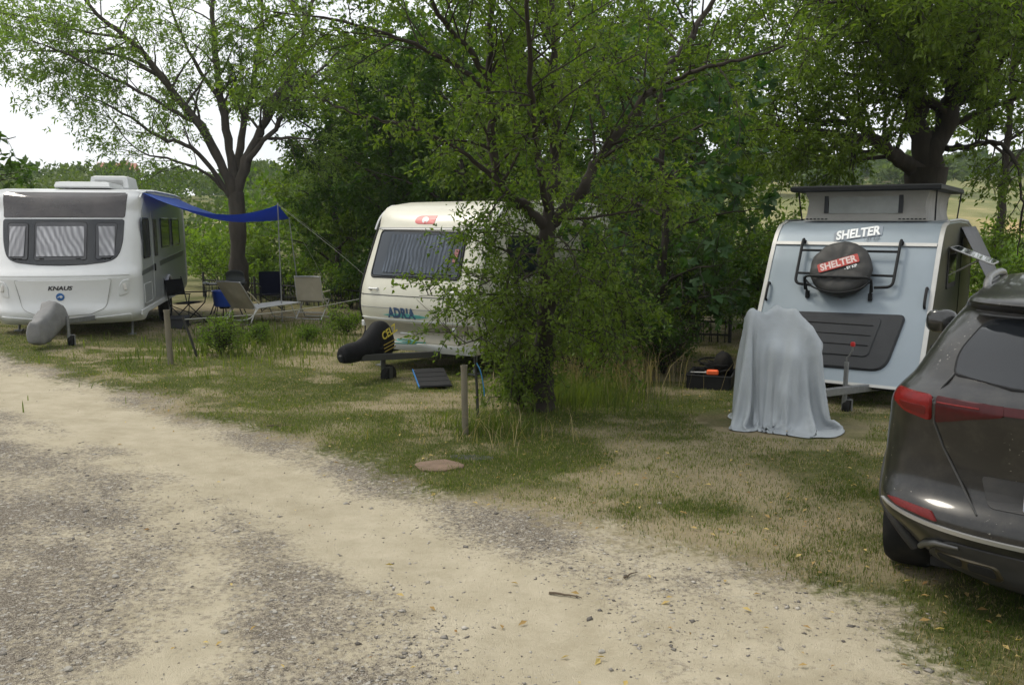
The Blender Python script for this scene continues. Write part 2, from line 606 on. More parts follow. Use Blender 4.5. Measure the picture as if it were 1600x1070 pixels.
def ground_mat():
    m = bpy.data.materials.new('ground_soil')
    m.use_nodes = True
    t = m.node_tree
    N, L = t.nodes.new, t.links.new
    b = t.nodes['Principled BSDF']
    b.inputs['Roughness'].default_value = .95
    b.inputs['Specular IOR Level'].default_value = .15
    geo = N('ShaderNodeNewGeometry')
    pos = geo.outputs['Position']
    def attr(n):
        a = N('ShaderNodeAttribute')
        a.attribute_name = n
        return a.outputs['Fac']
    def noise(s, d=5, r=.6):
        n = N('ShaderNodeTexNoise')
        n.inputs['Scale'].default_value = s
        n.inputs['Detail'].default_value = d
        n.inputs['Roughness'].default_value = r
        L(pos, n.inputs['Vector'])
        return n.outputs['Fac']
    def rng_(v, a, b_, c=0, d=1):
        r = N('ShaderNodeMapRange')
        r.inputs['From Min'].default_value = a
        r.inputs['From Max'].default_value = b_
        r.inputs['To Min'].default_value = c
        r.inputs['To Max'].default_value = d
        L(v, r.inputs['Value'])
        return r.outputs['Result']
    def math_(op, a, b_):
        n = N('ShaderNodeMath')
        n.operation = op
        for k, v in enumerate((a, b_)):
            if isinstance(v, (int, float)): n.inputs[k].default_value = v
            else: L(v, n.inputs[k])
        return n.outputs[0]
    def mix(f, a, b_, blend='MIX'):
        n = N('ShaderNodeMix')
        n.data_type = 'RGBA'
        n.blend_type = blend
        for key, v in (('Factor', f), ('A', a), ('B', b_)):
            if isinstance(v, tuple): n.inputs[key].default_value = (*v, 1)
            elif isinstance(v, (int, float)): n.inputs[key].default_value = v
            else: L(v, n.inputs[key])
        return n.outputs['Result']
    def ramp(v, *els):
        n = N('ShaderNodeValToRGB')
        e = n.color_ramp.elements
        while len(e) < len(els): e.new(.5)
        for k, (p, c) in enumerate(els):
            e[k].position = p
            e[k].color = (*c, 1)
        L(v, n.inputs['Fac'])
        return n.outputs['Color']
    # gravel: small stones of many greys bedded in pale dust
    vo = N('ShaderNodeTexVoronoi')
    vo.inputs['Scale'].default_value = 190
    L(pos, vo.inputs['Vector'])
    sep = N('ShaderNodeSeparateColor')
    L(vo.outputs['Color'], sep.inputs['Color'])
    stones = ramp(sep.outputs[0], (0.0, (.066, .056, .044)), (.4, (.145, .124, .100)), (.8, (.235, .205, .168)), (1.0, (.42, .38, .32)))
    vo2 = N('ShaderNodeTexVoronoi')
    vo2.inputs['Scale'].default_value = 60
    L(pos, vo2.inputs['Vector'])
    sep2 = N('ShaderNodeSeparateColor')
    L(vo2.outputs['Color'], sep2.inputs['Color'])
    stones = mix(rng_(sep2.outputs[1], .86, .89), stones, ramp(sep2.outputs[0], (0, (.13, .12, .11)), (1, (.46, .44, .40))))
    dust = ramp(noise(3.5, 8, .7), (.3, (.39, .34, .24)), (.7, (.54, .48, .36)))
    dmask = math_('ADD', rng_(noise(1.1, 7, .68), .38, .64, .05, .75), math_('MULTIPLY', attr('track'), 1.15))
    dmask = math_('ADD', dmask, rng_(noise(30, 4, .7), .35, .65, -.35, .35))
    gravel = mix(rng_(dmask, .25, .9, .05, .96), stones, dust)
    # turf soil: dry straw thatch, brown earth and green undergrowth
    thatch = ramp(noise(45, 4, .7), (.3, (.095, .076, .042)), (.5, (.18, .147, .083)), (.72, (.29, .245, .148)))
    greenb = ramp(noise(30, 4, .7), (.3, (.042, .055, .013)), (.7, (.115, .128, .038)))
    gm = math_('ADD', rng_(noise(2.2, 7, .7), .36, .58), math_('ADD', math_('MULTIPLY', attr('lush'), .6), .26))
    gm = math_('SUBTRACT', gm, math_('MULTIPLY', attr('bare'), .8))
    turf = mix(rng_(gm, .0, 1.0, .1, .92), thatch, greenb)
    turf = mix(math_('MULTIPLY', attr('bare'), .75), turf, ramp(noise(9, 7, .7), (.3, (.30, .245, .155)), (.7, (.42, .355, .235))))
    # far meadow
    far = ramp(noise(.16, 6, .65), (.35, (.10, .125, .04)), (.55, (.19, .19, .08)), (.7, (.30, .26, .13)))
    sx = N('ShaderNodeSeparateXYZ')
    L(pos, sx.inputs[0])
    turf = mix(rng_(sx.outputs['Y'], 22, 34), turf, far)
    turf = mix(attr('field'), turf, (.50, .36, .17))
    edge = math_('ADD', attr('sd'), rng_(noise(14, 5, .7), .3, .7, -.28, .28))
    colr = mix(rng_(edge, -.12, .22), gravel, turf)
    L(colr, b.inputs['Base Color'])
    h = math_('ADD', math_('MULTIPLY', noise(60, 5, .7), .6), math_('MULTIPLY', vo.outputs['Distance'], -.5))
    h = math_('ADD', h, math_('MULTIPLY', noise(11, 5), 1.0))
    bp = N('ShaderNodeBump')
    bp.inputs['Strength'].default_value = .8
    bp.inputs['Distance'].default_value = .018
    L(h, bp.inputs['Height'])
    L(bp.outputs['Normal'], b.inputs['Normal'])
    return m
ground = link('ground', build_ground(), ground_mat())
tag(ground, kind='structure')

# ------------------------------------------------------------------ shared materials
m_white = mat('caravan_white', (.63, .64, .645), .28, var=.04, scale=2, dirt=.16, dirtcol=(.42, .40, .35), dscale=2.2, coat=.3)
m_whitep = mat('white_plastic', (.58, .59, .59), .4, var=.05, dirt=.15, dirtcol=(.4, .38, .33))
m_cream = mat('caravan_cream', (.56, .545, .455), .35, var=.05, scale=1.6, dirt=.22, dirtcol=(.36, .32, .23), dscale=2.4, coat=.15)
m_creamd = mat('cream_lower_shaded', (.25, .235, .18), .45, var=.08, dirt=.35, dirtcol=(.28, .24, .17))  # body cream darkened for shade on the tucked-under front, dirt over it
m_blue = mat('shelter_blue', (.235, .28, .32), .38, metal=.2, var=.08, scale=1.4, dirt=.3, dirtcol=(.27, .31, .34), dscale=1.8, coat=.25)
m_blk = mat('black_plastic', (.014, .014, .015), .55, var=.2, spec=.25)
m_blks = mat('black_steel', (.014, .015, .016), .55, spec=.2, var=.15)
m_rub = mat('rubber', (.014, .014, .014), .9, spec=.2, var=.25, bump=.1, dirt=.3, dirtcol=(.12, .10, .07))
m_dkgrey = mat('dark_grey_plastic', (.036, .038, .042), .6, spec=.25, var=.12, bump=.05, bscale=180)
m_sidebl = mat('dark_side_panel', (.022, .024, .022), .35, var=.1, spec=.3, dirt=.15, dirtcol=(.10, .10, .08))
m_alu = mat('aluminium', (.42, .42, .41), .5, metal=.6, var=.1, dirt=.2, dirtcol=(.3, .29, .26))
m_galv = mat('galvanised_steel', (.24, .245, .25), .5, metal=.6, var=.2, scale=20, dirt=.2)
m_glass = mat('dark_glass', (.012, .014, .017), .06, var=.1, spec=.6)
m_glassb = mat('smoked_window', (.020, .027, .036), .08, var=.1, spec=.6)
m_seam = mat('seam_rubber', (.05, .05, .05), .7)
m_greyseam = mat('grey_seam', (.28, .28, .27), .6)
m_bronze = mat('bronze_gloss', (.030, .025, .024), .07, metal=.2, var=.12, coat=.5, dirt=.2, dirtcol=(.25, .22, .2), dscale=1.4)
m_red = mat('red_plastic', (.45, .02, .02), .35)
m_blue_t = mat('tarp_blue', (.035, .10, .42), .6, var=.12, bump=.15, bscale=14)
m_text = mat('lettering_black', (.03, .03, .035), .4)
m_curtain = mat('curtain_white', (.62, .62, .64), .8, var=.1)
m_curtb = mat('curtain_grey_blue', (.16, .20, .26), .8, var=.2, scale=3)

def flat_S(fn, nrm):
    n = Vector(nrm)
    return lambda u, v: (Vector(fn(u, v)), n)

class Shell:
    """caravan body: front y=yf(z)+bulge(x); viewer side is -Y, X to the viewer's right, Z up from the ground"""
    def __init__(self, W, L, zb, yf, ztop, bulge=lambda x: 0.0, wt=lambda z: 1.0, rear=None, er=.06, roof_dz=0.0):
        self.W, self.L, self.zb, self.zt, self.yf, self.b, self.wt, self.er = W, L, zb, ztop, yf, bulge, wt, er
        self.rear = rear or [(L - .35, ztop), (L - .12, ztop - .12), (L - .02, ztop - .5), (L, zb + .4), (L - .02, zb)]
    def S(self, x, z):
        f = lambda a, c: Vector((a, self.yf(c) + self.b(a) * self.wt(c), c))
        e = .004
        p = f(x, z)
        n = (f(x + e, z) - f(x - e, z)).cross(f(x, z + e) - f(x, z - e)).normalized()
        if n.y > 0: n = -n
        return p, n
    def side(self, s):
        return flat_S(lambda y, z: (s * self.W / 2, y, z), (s, 0, 0))
    def body(self, name, m, parent, nz=44):
        zs = np.linspace(self.zb, self.zt, nz)
        prof = [(self.yf(z), z, self.wt(z)) for z in zs] + [(y, z, 0) for (y, z) in catmull(self.rear, 5)]
        W, er = self.W / 2, self.er
        st = [(W - er + er * math.sin(a), er * (1 - math.cos(a))) for a in np.linspace(0, math.pi / 2, 6)]
        xs = [(-x, i) for (x, i) in reversed(st)] + [(x, 0) for x in np.linspace(-(W - er), W - er, 17)[1:-1]] + st
        P2 = np.array([(p[0], p[1]) for p in prof])
        n = len(P2)
        T = np.roll(P2, -1, 0) - np.roll(P2, 1, 0)
        T[0], T[-1] = P2[1] - P2[0], P2[-1] - P2[-2]
        T /= np.linalg.norm(T, axis=1)[:, None]
        Nin = np.stack([T[:, 1], -T[:, 0]], 1)          # profile runs up the front, back along the roof: inward is to its right
        vs, fs = [], []
        for (x, ins) in xs:
            for k in range(n):
                y, z = P2[k] + Nin[k] * ins
                vs.append((x, y + self.b(x) * prof[k][2], z))
        for i in range(len(xs) - 1):
            for k in range(n):
                fs.append((i * n + k, i * n + (k + 1) % n, (i + 1) * n + (k + 1) % n, (i + 1) * n + k))
        fs.append(tuple(range(n)))
        fs.append(tuple(reversed(range((len(xs) - 1) * n, len(xs) * n))))
        return MB().add(vs, fs).build(name, m, parent, auto=35)
    def strip(self, x, z0, z1, half, m, name, parent, off=.008, n=24, wrap=None):
        """trim band running up the front at lateral x (either edge)"""
        mb = MB()
        zs = np.linspace(z0, z1, n)
        rows = []
        for z in zs:
            p, nn = self.S(x, z)
            rows.append([p + Vector((-half, 0, 0)) - nn * .012, p + Vector((-half, 0, 0)) + nn * off, p + Vector((half, 0, 0)) + nn * off, p + Vector((half, 0, 0)) - nn * .012])
        vs = [q for r_ in rows for q in r_]
        fs = []
        for i in range(n - 1):
            for k in range(4):
                fs.append((i * 4 + k, i * 4 + (k + 1) % 4, i * 4 + 4 + (k + 1) % 4, i * 4 + 4 + k))
        fs += [(0, 1, 2, 3), tuple((n - 1) * 4 + k for k in (3, 2, 1, 0))]
        return mb.add(vs, fs).build(name, m, parent, auto=35)
    def band(self, z, x0, x1, half, m, name, parent, off=.005):
        """thin horizontal seam or trim rail across the front"""
        mb = MB()
        xs = np.linspace(x0, x1, 25)
        vs, fs = [], []
        for x in xs:
            for (dz, o) in ((-half, -.01), (-half, off), (half, off), (half, -.01)):
                p, nn = self.S(x, z + dz)
                vs.append(p + nn * o)
        for i in range(len(xs) - 1):
            for k in range(4):
                fs.append((i * 4 + k, i * 4 + (k + 1) % 4, i * 4 + 4 + (k + 1) % 4, i * 4 + 4 + k))
        fs += [(0, 1, 2, 3), tuple((len(xs) - 1) * 4 + k for k in (3, 2, 1, 0))]
        return mb.add(vs, fs).build(name, m, parent, auto=35)

def outline_tube(S, outline, r, off, m, name, parent, n=6, closed=True):
    pts = []
    for (u, v) in list(outline) + ([outline[0]] if closed else []):
        q, nn = S(u, v)
        pts.append(q + nn * off)
    return MB().tube(pts, r, n).build(name, m, parent, auto=50)

def wheel(parent, c, Rr, wd, name='wheel', rimcol=None, s=1):
    """wheel with axis along X; outer face towards s"""
    e = bpy.data.objects.new(name, None)
    COL.objects.link(e)
    e.parent = parent
    e.location = c
    h = wd / 2
    prof = [(Rr * .62, -h), (Rr * .93, -h), (Rr * .985, -h * .75), (Rr, -h * .35), (Rr, h * .35), (Rr * .985, h * .75), (Rr * .93, h), (Rr * .62, h), (Rr * .60, h * .7), (Rr * .60, -h * .7), (Rr * .62, -h)]
    MB().lathe(prof, (0, 0, 0), (s, 0, 0), 36).build('tyre', m_rub, e, auto=40)
    mb = MB().lathe([(Rr * .62, h * .85), (Rr * .56, h * .6), (Rr * .30, h * .75), (Rr * .2, h * .9), (0, h * .92)], (0, 0, 0), (s, 0, 0), 30)
    for k in range(5):
        a = 2 * math.pi * k / 5
        mb.box((s * h * .82, math.cos(a) * Rr * .38, math.sin(a) * Rr * .38), (.02, Rr * .12, Rr * .4), Matrix.Rotation(-a + math.pi / 2, 3, 'X'), .004)
    mb.build('rim', rimcol or m_galv, e, auto=40)
    return e

def drawbar(parent, hitch_y, zb, spread, y_join, m, zh=.42):
    """A-frame: two rails from under the body to the coupling"""
    for s in (-1, 1):
        a, b_ = Vector((s * spread, y_join, zb)), Vector((s * .05, hitch_y, zh))
        d = (b_ - a)
        mid = (a + b_) / 2
        rot = d.to_track_quat('Y', 'Z').to_matrix()
        MB().box(mid, (.055, d.length, .085), rot, .006).build('drawbar_rail', m, parent)
    mb = MB().box((0, hitch_y - .08, zh), (.11, .26, .09), None, .015).box((0, hitch_y - .26, zh + .03), (.08, .18, .10), None, .02)
    mb.build('coupling', m_blks, parent)

def jockey(parent, x, y, z_top, crank=False, knob=m_red, m=m_galv, k=1.0):
    e = bpy.data.objects.new('jockey_wheel', None)
    COL.objects.link(e)
    e.parent = parent
    e.location = (x, y, 0)
    e.scale = (k, k, k)
    MB().tube([(0, 0, .16), (0, 0, z_top)], .026, 12).tube([(0, 0, .09), (0, 0, .24)], .019, 10).build('tube', m, e, auto=40)
    MB().lathe([(.03, -.035), (.095, -.035), (.108, -.02), (.11, 0), (.108, .02), (.095, .035), (.03, .035)], (.02, .06, .11), (1, 0, 0), 24).build('tyre', m_rub, e, auto=40)
    MB().box((-.03, .045, .12), (.012, .05, .16), None, .003).box((.07, .045, .12), (.012, .05, .16), None, .003).box((.02, .02, .2), (.11, .05, .012), None, .003).build('fork', m, e)
    if crank:
        MB().tube([(0, 0, z_top), (0, 0, z_top + .05), (.03, -.01, z_top + .08), (.06, -.03, z_top + .14), (.06, -.03, z_top + .2)], .009, 8).build('crank', m, e, auto=50)
        MB().lathe([(0, 0), (.022, .004), (.026, .02), (.022, .05), (0, .055)], (.06, -.03, z_top + .18), (0, 0, 1), 14).build('crank_knob', knob, e, auto=50)
    return e

def door_handle_bar(S, u, v0, v1, m, name, parent, r=.012, off=.045):
    p0, n0 = S(u, v0)
    p1, n1 = S(u, v1)
    pm, nm = S(u, (v0 + v1) / 2)
    pts = catmull([p0, p0 + n0 * off * .8 + (p1 - p0) * .06, pm + nm * off, p1 + n1 * off * .8 - (p1 - p0) * .06, p1], 5)
    return MB().tube(pts, r, 8).build(name, m, parent, auto=50)
# ------------------------------------------------------------------ pale blue pop-top caravan
def pop_top_caravan():
    ox, oy, th = 3.66, 9.5, .6
    oz = -.36
    e = empty('pop_top_caravan', (ox, oy, oz), -th)
    tag(e, 'small pale blue wedge-nosed caravan with raised canvas roof and covered spare wheel', 'caravan')
    def gl(x, y):
        c, s = math.cos(th), math.sin(th)
        return gz(ox + x * c + y * s, oy - x * s + y * c) - oz
    yf = interp([(.30, 0), (.6, .17), (1.0, .40), (1.4, .63), (1.75, .83), (1.95, .97), (2.05, 1.08), (2.12, 1.24), (2.15, 1.45)])
    sh = Shell(1.95, 4.0, .30, yf, 2.15, er=.012, rear=[(2.4, 2.17), (3.3, 2.15), (3.7, 2.08), (3.88, 1.9), (3.97, 1.3), (4.0, .6), (3.98, .30)])
    body = sh.body('body', m_blue, e)
    S = sh.S
    # dark side skins
    prof = [(yf(z) + .035, z) for z in np.linspace(.33, 2.10, 30)] + [(1.5, 2.125), (2.4, 2.14), (3.3, 2.12), (3.66, 2.05), (3.84, 1.88), (3.93, 1.3), (3.96, .6), (3.95, .33)]
    for s in (-1, 1):
        MB().prism(prof, lambda p: Vector((s * .9755, p[0], p[1])), lambda p: Vector((s * .982, p[0], p[1]))).build('side_panel', m_sidebl, e)
        # aluminium edge trim round the front corner
        sh.strip(s * .958, .30, 2.145, .024, m_alu, 'edge_trim', e, off=.012, n=40)
        mb = MB().tube([(s * .972, 1.40, 2.158), (s * .972, 2.4, 2.176), (s * .972, 3.3, 2.156), (s * .972, 3.7, 2.09), (s * .972, 3.89, 1.9), (s * .972, 3.98, 1.3), (s * .972, 4.0, .32)], .018, 6)
        mb.build('roof_edge_trim', m_alu, e, auto=50)
    sh.band(1.875, -.93, .93, .018, m_alu, 'trim_rail', e, off=.02)
    sh.band(.315, -.97, .97, .014, m_alu, 'bottom_trim', e, off=.014)
    MB().box((0, 2.0, .29), (1.9, 3.9, .04)).build('floor_pan', m_blk, e)
    # locker lid with pressed ridges
    lid = MB().patch(S, rpoly([(-.62, 1.06), (.73, 1.09), (.60, .47), (-.55, .46)], [.09, .08, .16, .16]), off=.035, bev=.02).build('locker_lid', m_dkgrey, e, auto=40)
    MB().patch(S, rpoly([(-.5, 1.02), (.49, 1.03), (.40, .60), (-.44, .59)], .06), off=.048, bev=.012).build('lid_panel', m_dkgrey, lid, auto=40)
    for z in (.94, .83, .72):
        pts = [S(x, z)[0] + S(x, z)[1] * .051 for x in np.linspace(-.42, .40 - (.94 - z) * .1, 8)]
        MB().tube(pts, .006, 6).build('lid_ridge', m_blk, lid, auto=60)
    # grab handles
    for (u, a, b_) in ((-.905, 1.18, 1.38), (.898, 1.18, 1.39)):
        door_handle_bar(S, u, a, b_, m_blk, 'grab_handle', e, r=.016, off=.055)
    # carrier rack: hoop, cross bars, brackets
    rk = bpy.data.objects.new('carrier_rack', None)
    COL.objects.link(rk)
    rk.parent = e
    o_ = .085
    def Q(u, v, off=o_):
        p, n = S(u, v)
        return p + n * off
    def arc(pts, r, n=5):
        """open polyline with rounded corners in (u,v,off)"""
        out = [np.array(pts[0], float)]
        for i in range(1, len(pts) - 1):
            p0, p, p1 = (np.array(pts[k], float) for k in (i - 1, i, i + 1))
            a = p + (p0 - p) * min(.45, r / np.linalg.norm(p0 - p))
            b_ = p + (p1 - p) * min(.45, r / np.linalg.norm(p1 - p))
            for j in range(n + 1):
                t = j / n
                out.append((1 - t)**2 * a + 2 * t * (1 - t) * p + t * t * b_)
        out.append(np.array(pts[-1], float))
        return [Q(*q) for q in out]
    for s in (-1, 1):
        top = .565 * s - .015
        MB().tube(arc([(top, 1.895, .0), (top, 1.90, o_), (top * .985, 1.36, o_), (s * .36 - .015, 1.345, o_)], .07), .018, 8).build('hoop', m_blks, rk, auto=60)
        MB().box(Q(top, 1.885, .02), (.05, .05, .05), None, .008).build('bracket', m_blks, rk)
        MB().box(Q(s * .36 - .05, 1.26, .03), (.045, .05, .09), None, .006).build('bracket', m_blks, rk)
        MB().tube([Q(s * .36 - .05, 1.27, .05), Q(s * .37 - .05, 1.31, .12), Q(s * .38 - .05, 1.375, .23)], .014, 8).build('arm', m_blks, rk, auto=60)
    for z in (1.755, 1.485):
        MB().tube([Q(-.565, z), Q(.55, z)], .015, 8).build('cross_bar', m_blks, rk, auto=60)
    MB().tube(arc([(-.43, 1.29, .10), (-.43, 1.385, .245), (.33, 1.385, .245), (.33, 1.29, .10)], .06), .016, 8).build('wheel_hoop', m_blks, rk, auto=60)
    MB().tube(catmull([Q(-.42, 1.36, .2), Q(-.3, 1.27, .2), Q(-.05, 1.22, .2), Q(.2, 1.27, .2), Q(.32, 1.36, .2)], 5), .011, 8).build('lower_hoop', m_blks, rk, auto=60)
    # spare wheel in its black cover
    c0, n0 = S(-.05, 1.525)
    m_cover = mat('cover_vinyl', (.030, .029, .028), .62, var=.25, scale=5, bump=.25, bscale=16)
    spare = MB()
    N = 48
    prof = [(.30, .03), (.335, .05), (.352, .10), (.350, .17), (.325, .205), (.27, .225), (.18, .222), (.09, .214), (.0, .212)]
    u_ = Vector((1, 0, 0))
    v_ = n0.cross(u_).normalized()
    vs, fs = [], []
    rr = random.Random(4)
    ph = [rr.uniform(0, 6) for _ in range(4)]
    for (r_, h) in prof:
        for k in range(N):
            a = 2 * math.pi * k / N
            wob = 1 + .012 * math.sin(9 * a + ph[0]) * (h < .19) + .006 * math.sin(17 * a + ph[1])
            dh = .006 * math.sin(11 * a + ph[2]) * (r_ > .15)
            vs.append(c0 + (u_ * math.cos(a) + v_ * math.sin(a)) * max(r_ * wob, 1e-4) + n0 * (h + dh))
    for i in range(len(prof) - 1):
        for k in range(N):
            fs.append((i * N + k, i * N + (k + 1) % N, (i + 1) * N + (k + 1) % N, (i + 1) * N + k))
    sw = spare.add(vs, fs).build('spare_wheel_cover', m_cover, e, auto=50)
    up = Vector((0, 0, 1))
    upf = (up - n0 * up.dot(n0)).normalized()
    Sc = lambda u, v: (c0 + u_ * u + upf * v + n0 * .226, n0)
    m_lred = mat('print_red', (.42, .05, .04), .6, var=.2, scale=30)
    m_lpink = mat('print_pale', (.62, .50, .48), .6, var=.25, scale=40)
    m_lwht = mat('print_white', (.72, .74, .75), .5, var=.1)
    m_lgry = mat('print_grey', (.20, .23, .27), .5)
    a = .36
    bk = lambda w_, h_, sk: rpoly([(-w_, -h_ + sk * 0), (w_, -h_), (w_, h_), (-w_, h_)], .02)
    def rot_patch(S_, u, v, ang, poly, off):
        f = lambda p, q: S_(u + p * math.cos(ang) - q * math.sin(ang), v + p * math.sin(ang) + q * math.cos(ang))
        return MB().patch(f, poly, off=off, bev=.001, sink=-.004)
    rot_patch(Sc, -.02, .03, a, bk(.235, .056, 0), .006).build('logo_backing', m_lred, sw)
    text_on(Sc, 'SHELTER', .122, -.02, .028, m_lpink, 'lettering', sw, ang=a, off=.0075, offset=.004, sx=.87)
    text_on(Sc, '- BY KIP', .052, .13, -.015, m_lwht, 'lettering', sw, ang=a, off=.0062, offset=.001, sx=.8)
    # name on the nose
    b2 = .15
    rot_patch(S, .03, 2.0, b2, rpoly([(-.275, -.058), (.275, -.058), (.275, .058), (-.275, .058)], .02), .008).build('logo_backing', m_lgry, e)
    text_on(S, 'SHELTER', .142, .03, 1.997, m_lwht, 'lettering', e, ang=b2, off=.017, offset=.006, sx=.89)
    text_on(S, '- BY KIP', .06, .2, 1.935, mat('print_dark_grey', (.05, .065, .09), .5), 'lettering', e, ang=.05, off=.014, shear=.2, sx=.85)
    # raised roof: canvas walls and dark lid
    m_canvas = mat('roof_canvas', (.27, .262, .245), .85, var=.14, scale=3, bump=.35, bscale=5)
    z0, z1 = 2.16, 2.53
    ya, yb = 1.42, 3.3
    n = 40
    ring = []
    for (x0, y0, x1, y1) in ((-.74, ya, .74, ya), (.74, ya, .74, yb), (.74, yb, -.74, yb), (-.74, yb, -.74, ya)):
        for j in range(n):
            ring.append((x0 + (x1 - x0) * j / n, y0 + (y1 - y0) * j / n))
    vs, fs = [], []
    K = 8
    for i in range(K + 1):
        t = i / K
        z = z0 + (z1 - z0) * t
        pin = 1 - .055 * math.sin(math.pi * t)
        for j, (x, y) in enumerate(ring):
            wr = .012 * math.sin(math.pi * t) * (vnoise(j * .35, i * .5, 1, 3) - .5) * 2
            cx, cy = x * pin + wr, (y - 2.36) * (1 - .05 * math.sin(math.pi * t)) + 2.36 + wr
            vs.append((cx, cy, z))
    M_ = len(ring)
    for i in range(K):
        for j in range(M_):
            fs.append((i * M_ + j, i * M_ + (j + 1) % M_, (i + 1) * M_ + (j + 1) % M_, (i + 1) * M_ + j))
    cv = MB().add(vs, fs).build('canvas_wall', m_canvas, e, auto=60)
    m_vinyl = mat('clear_vinyl', (.24, .25, .245), .35, var=.2, scale=4)
    Sf = flat_S(lambda u, v: (u, ya + .035, v), (0, -1, 0))
    MB().patch(Sf, rrect(-.44, .40, 2.255, 2.47, .02), off=.012, bev=.003).build('canvas_window', m_vinyl, cv)
    for x in (-.47, .42):
        MB().patch(Sf, rrect(x - .025, x + .025, 2.26, 2.48, .006), off=.02, bev=.003).build('window_flap', m_dkgrey, cv)
    for x in list(np.linspace(-.70, -.46, 6)) + list(np.linspace(.42, .70, 7)):
        MB().box((x, ya + .0, 2.185 + .008 * (int(x * 40) % 2)), (.028, .012, .014), None, .003).build('fastener', m_blk, cv)
    lid2 = MB()
    vs = []
    for (hx, y0, y1, z) in ((.87, 1.27, 3.42, 2.53), (.885, 1.24, 3.46, 2.545), (.885, 1.24, 3.46, 2.585), (.86, 1.28, 3.42, 2.605), (.6, 1.6, 3.1, 2.615)):
        vs += [(-hx, y0, z), (hx, y0, z), (hx, y1, z), (-hx, y1, z)]
    fs = [(0, 3, 2, 1), (16, 17, 18, 19)]
    for i in range(4):
        for k in range(4):
            fs.append((i * 4 + k, i * 4 + (k + 1) % 4, (i + 1) * 4 + (k + 1) % 4, (i + 1) * 4 + k))
    lid2.add(vs, fs).build('roof_lid', m_blks, e)
    for s in (-1, 1):
        MB().tube([(s * .80, 1.55, 2.17), (s * .81, 1.46, 2.36), (s * .82, 1.40, 2.54)], .010, 6).build('lift_strut', m_blk, e)
        MB().tube([(s * .85, 3.2, 2.17), (s * .87, 3.3, 2.54)], .010, 6).build('lift_strut', m_blk, e)
    # side window, propped open; and door window
    Sr = sh.side(1)
    Sr2 = lambda u, v: (Vector((.982, u, v)), Vector((1, 0, 0)))
    MB().patch(Sr2, rrect(1.45, 2.25, 1.33, 1.82, .05), off=.014, bev=.005).build('window_frame', m_blk, e)
    MB().patch(Sr2, rrect(1.52, 2.18, 1.40, 1.76, .04), off=.017, bev=.002).build('window_opening', m_glass, e)
    m_acr = mat('acrylic_pane', (.10, .12, .11), .08, var=.1, spec=.6, trans=.5)
    a_ = R(68)
    fl = lambda p: Vector((.995 + p[1] * math.sin(a_), p[0], 1.83 - p[1] * math.cos(a_)))
    nrm = Vector((math.cos(a_), 0, math.sin(a_)))
    pw = MB().prism(rrect(1.45, 2.25, 0, .50, .05), lambda p: fl(p), lambda p: fl(p) + nrm * .018).build('open_window', m_acr, e)
    outline_tube(lambda u, v: (fl((u, v)), nrm), rrect(1.45, 2.25, 0, .50, .05), .011, .009, m_alu, 'pane_rim', pw)
    for y in (1.52, 2.18):
        MB().tube([(.99, y, 1.5), tuple(fl((y, .34)))], .007, 6).build('window_stay', m_alu, e)
    MB().patch(Sr2, rrect(2.75, 3.35, .42, 1.95, .06), off=.008, bev=.004).build('entrance_door', m_sidebl, e)
    MB().patch(Sr2, rrect(.55, 1.05, .5, .75, .04), off=.008, bev=.004).build('service_hatch', m_blk, e)
    # wheels with arches
    for s in (-1, 1):
        yw = 2.35
        gw = gl(s * .86, yw)
        wheel(e, (s * .90, yw, gw + .30), .30, .18, s=s)
        arch = [(yw + .40 * math.cos(t), gw + .28 + .40 * math.sin(t)) for t in np.linspace(0, math.pi, 14)]
        arch = [p for p in arch if p[1] > .31] 
        arch = [(arch[0][0], .31)] + arch + [(arch[-1][0], .31)]
        MB().prism(arch, lambda p: Vector((s * .981, p[0], p[1])), lambda p: Vector((s * .987, p[0], p[1]))).build('wheel_arch', m_blk, e)
    drawbar(e, -1.15, .27, .55, .35, m_galv, zh=.36)
    jockey(e, .28, -.35, .62, crank=True)
    return e
pop_top_caravan()

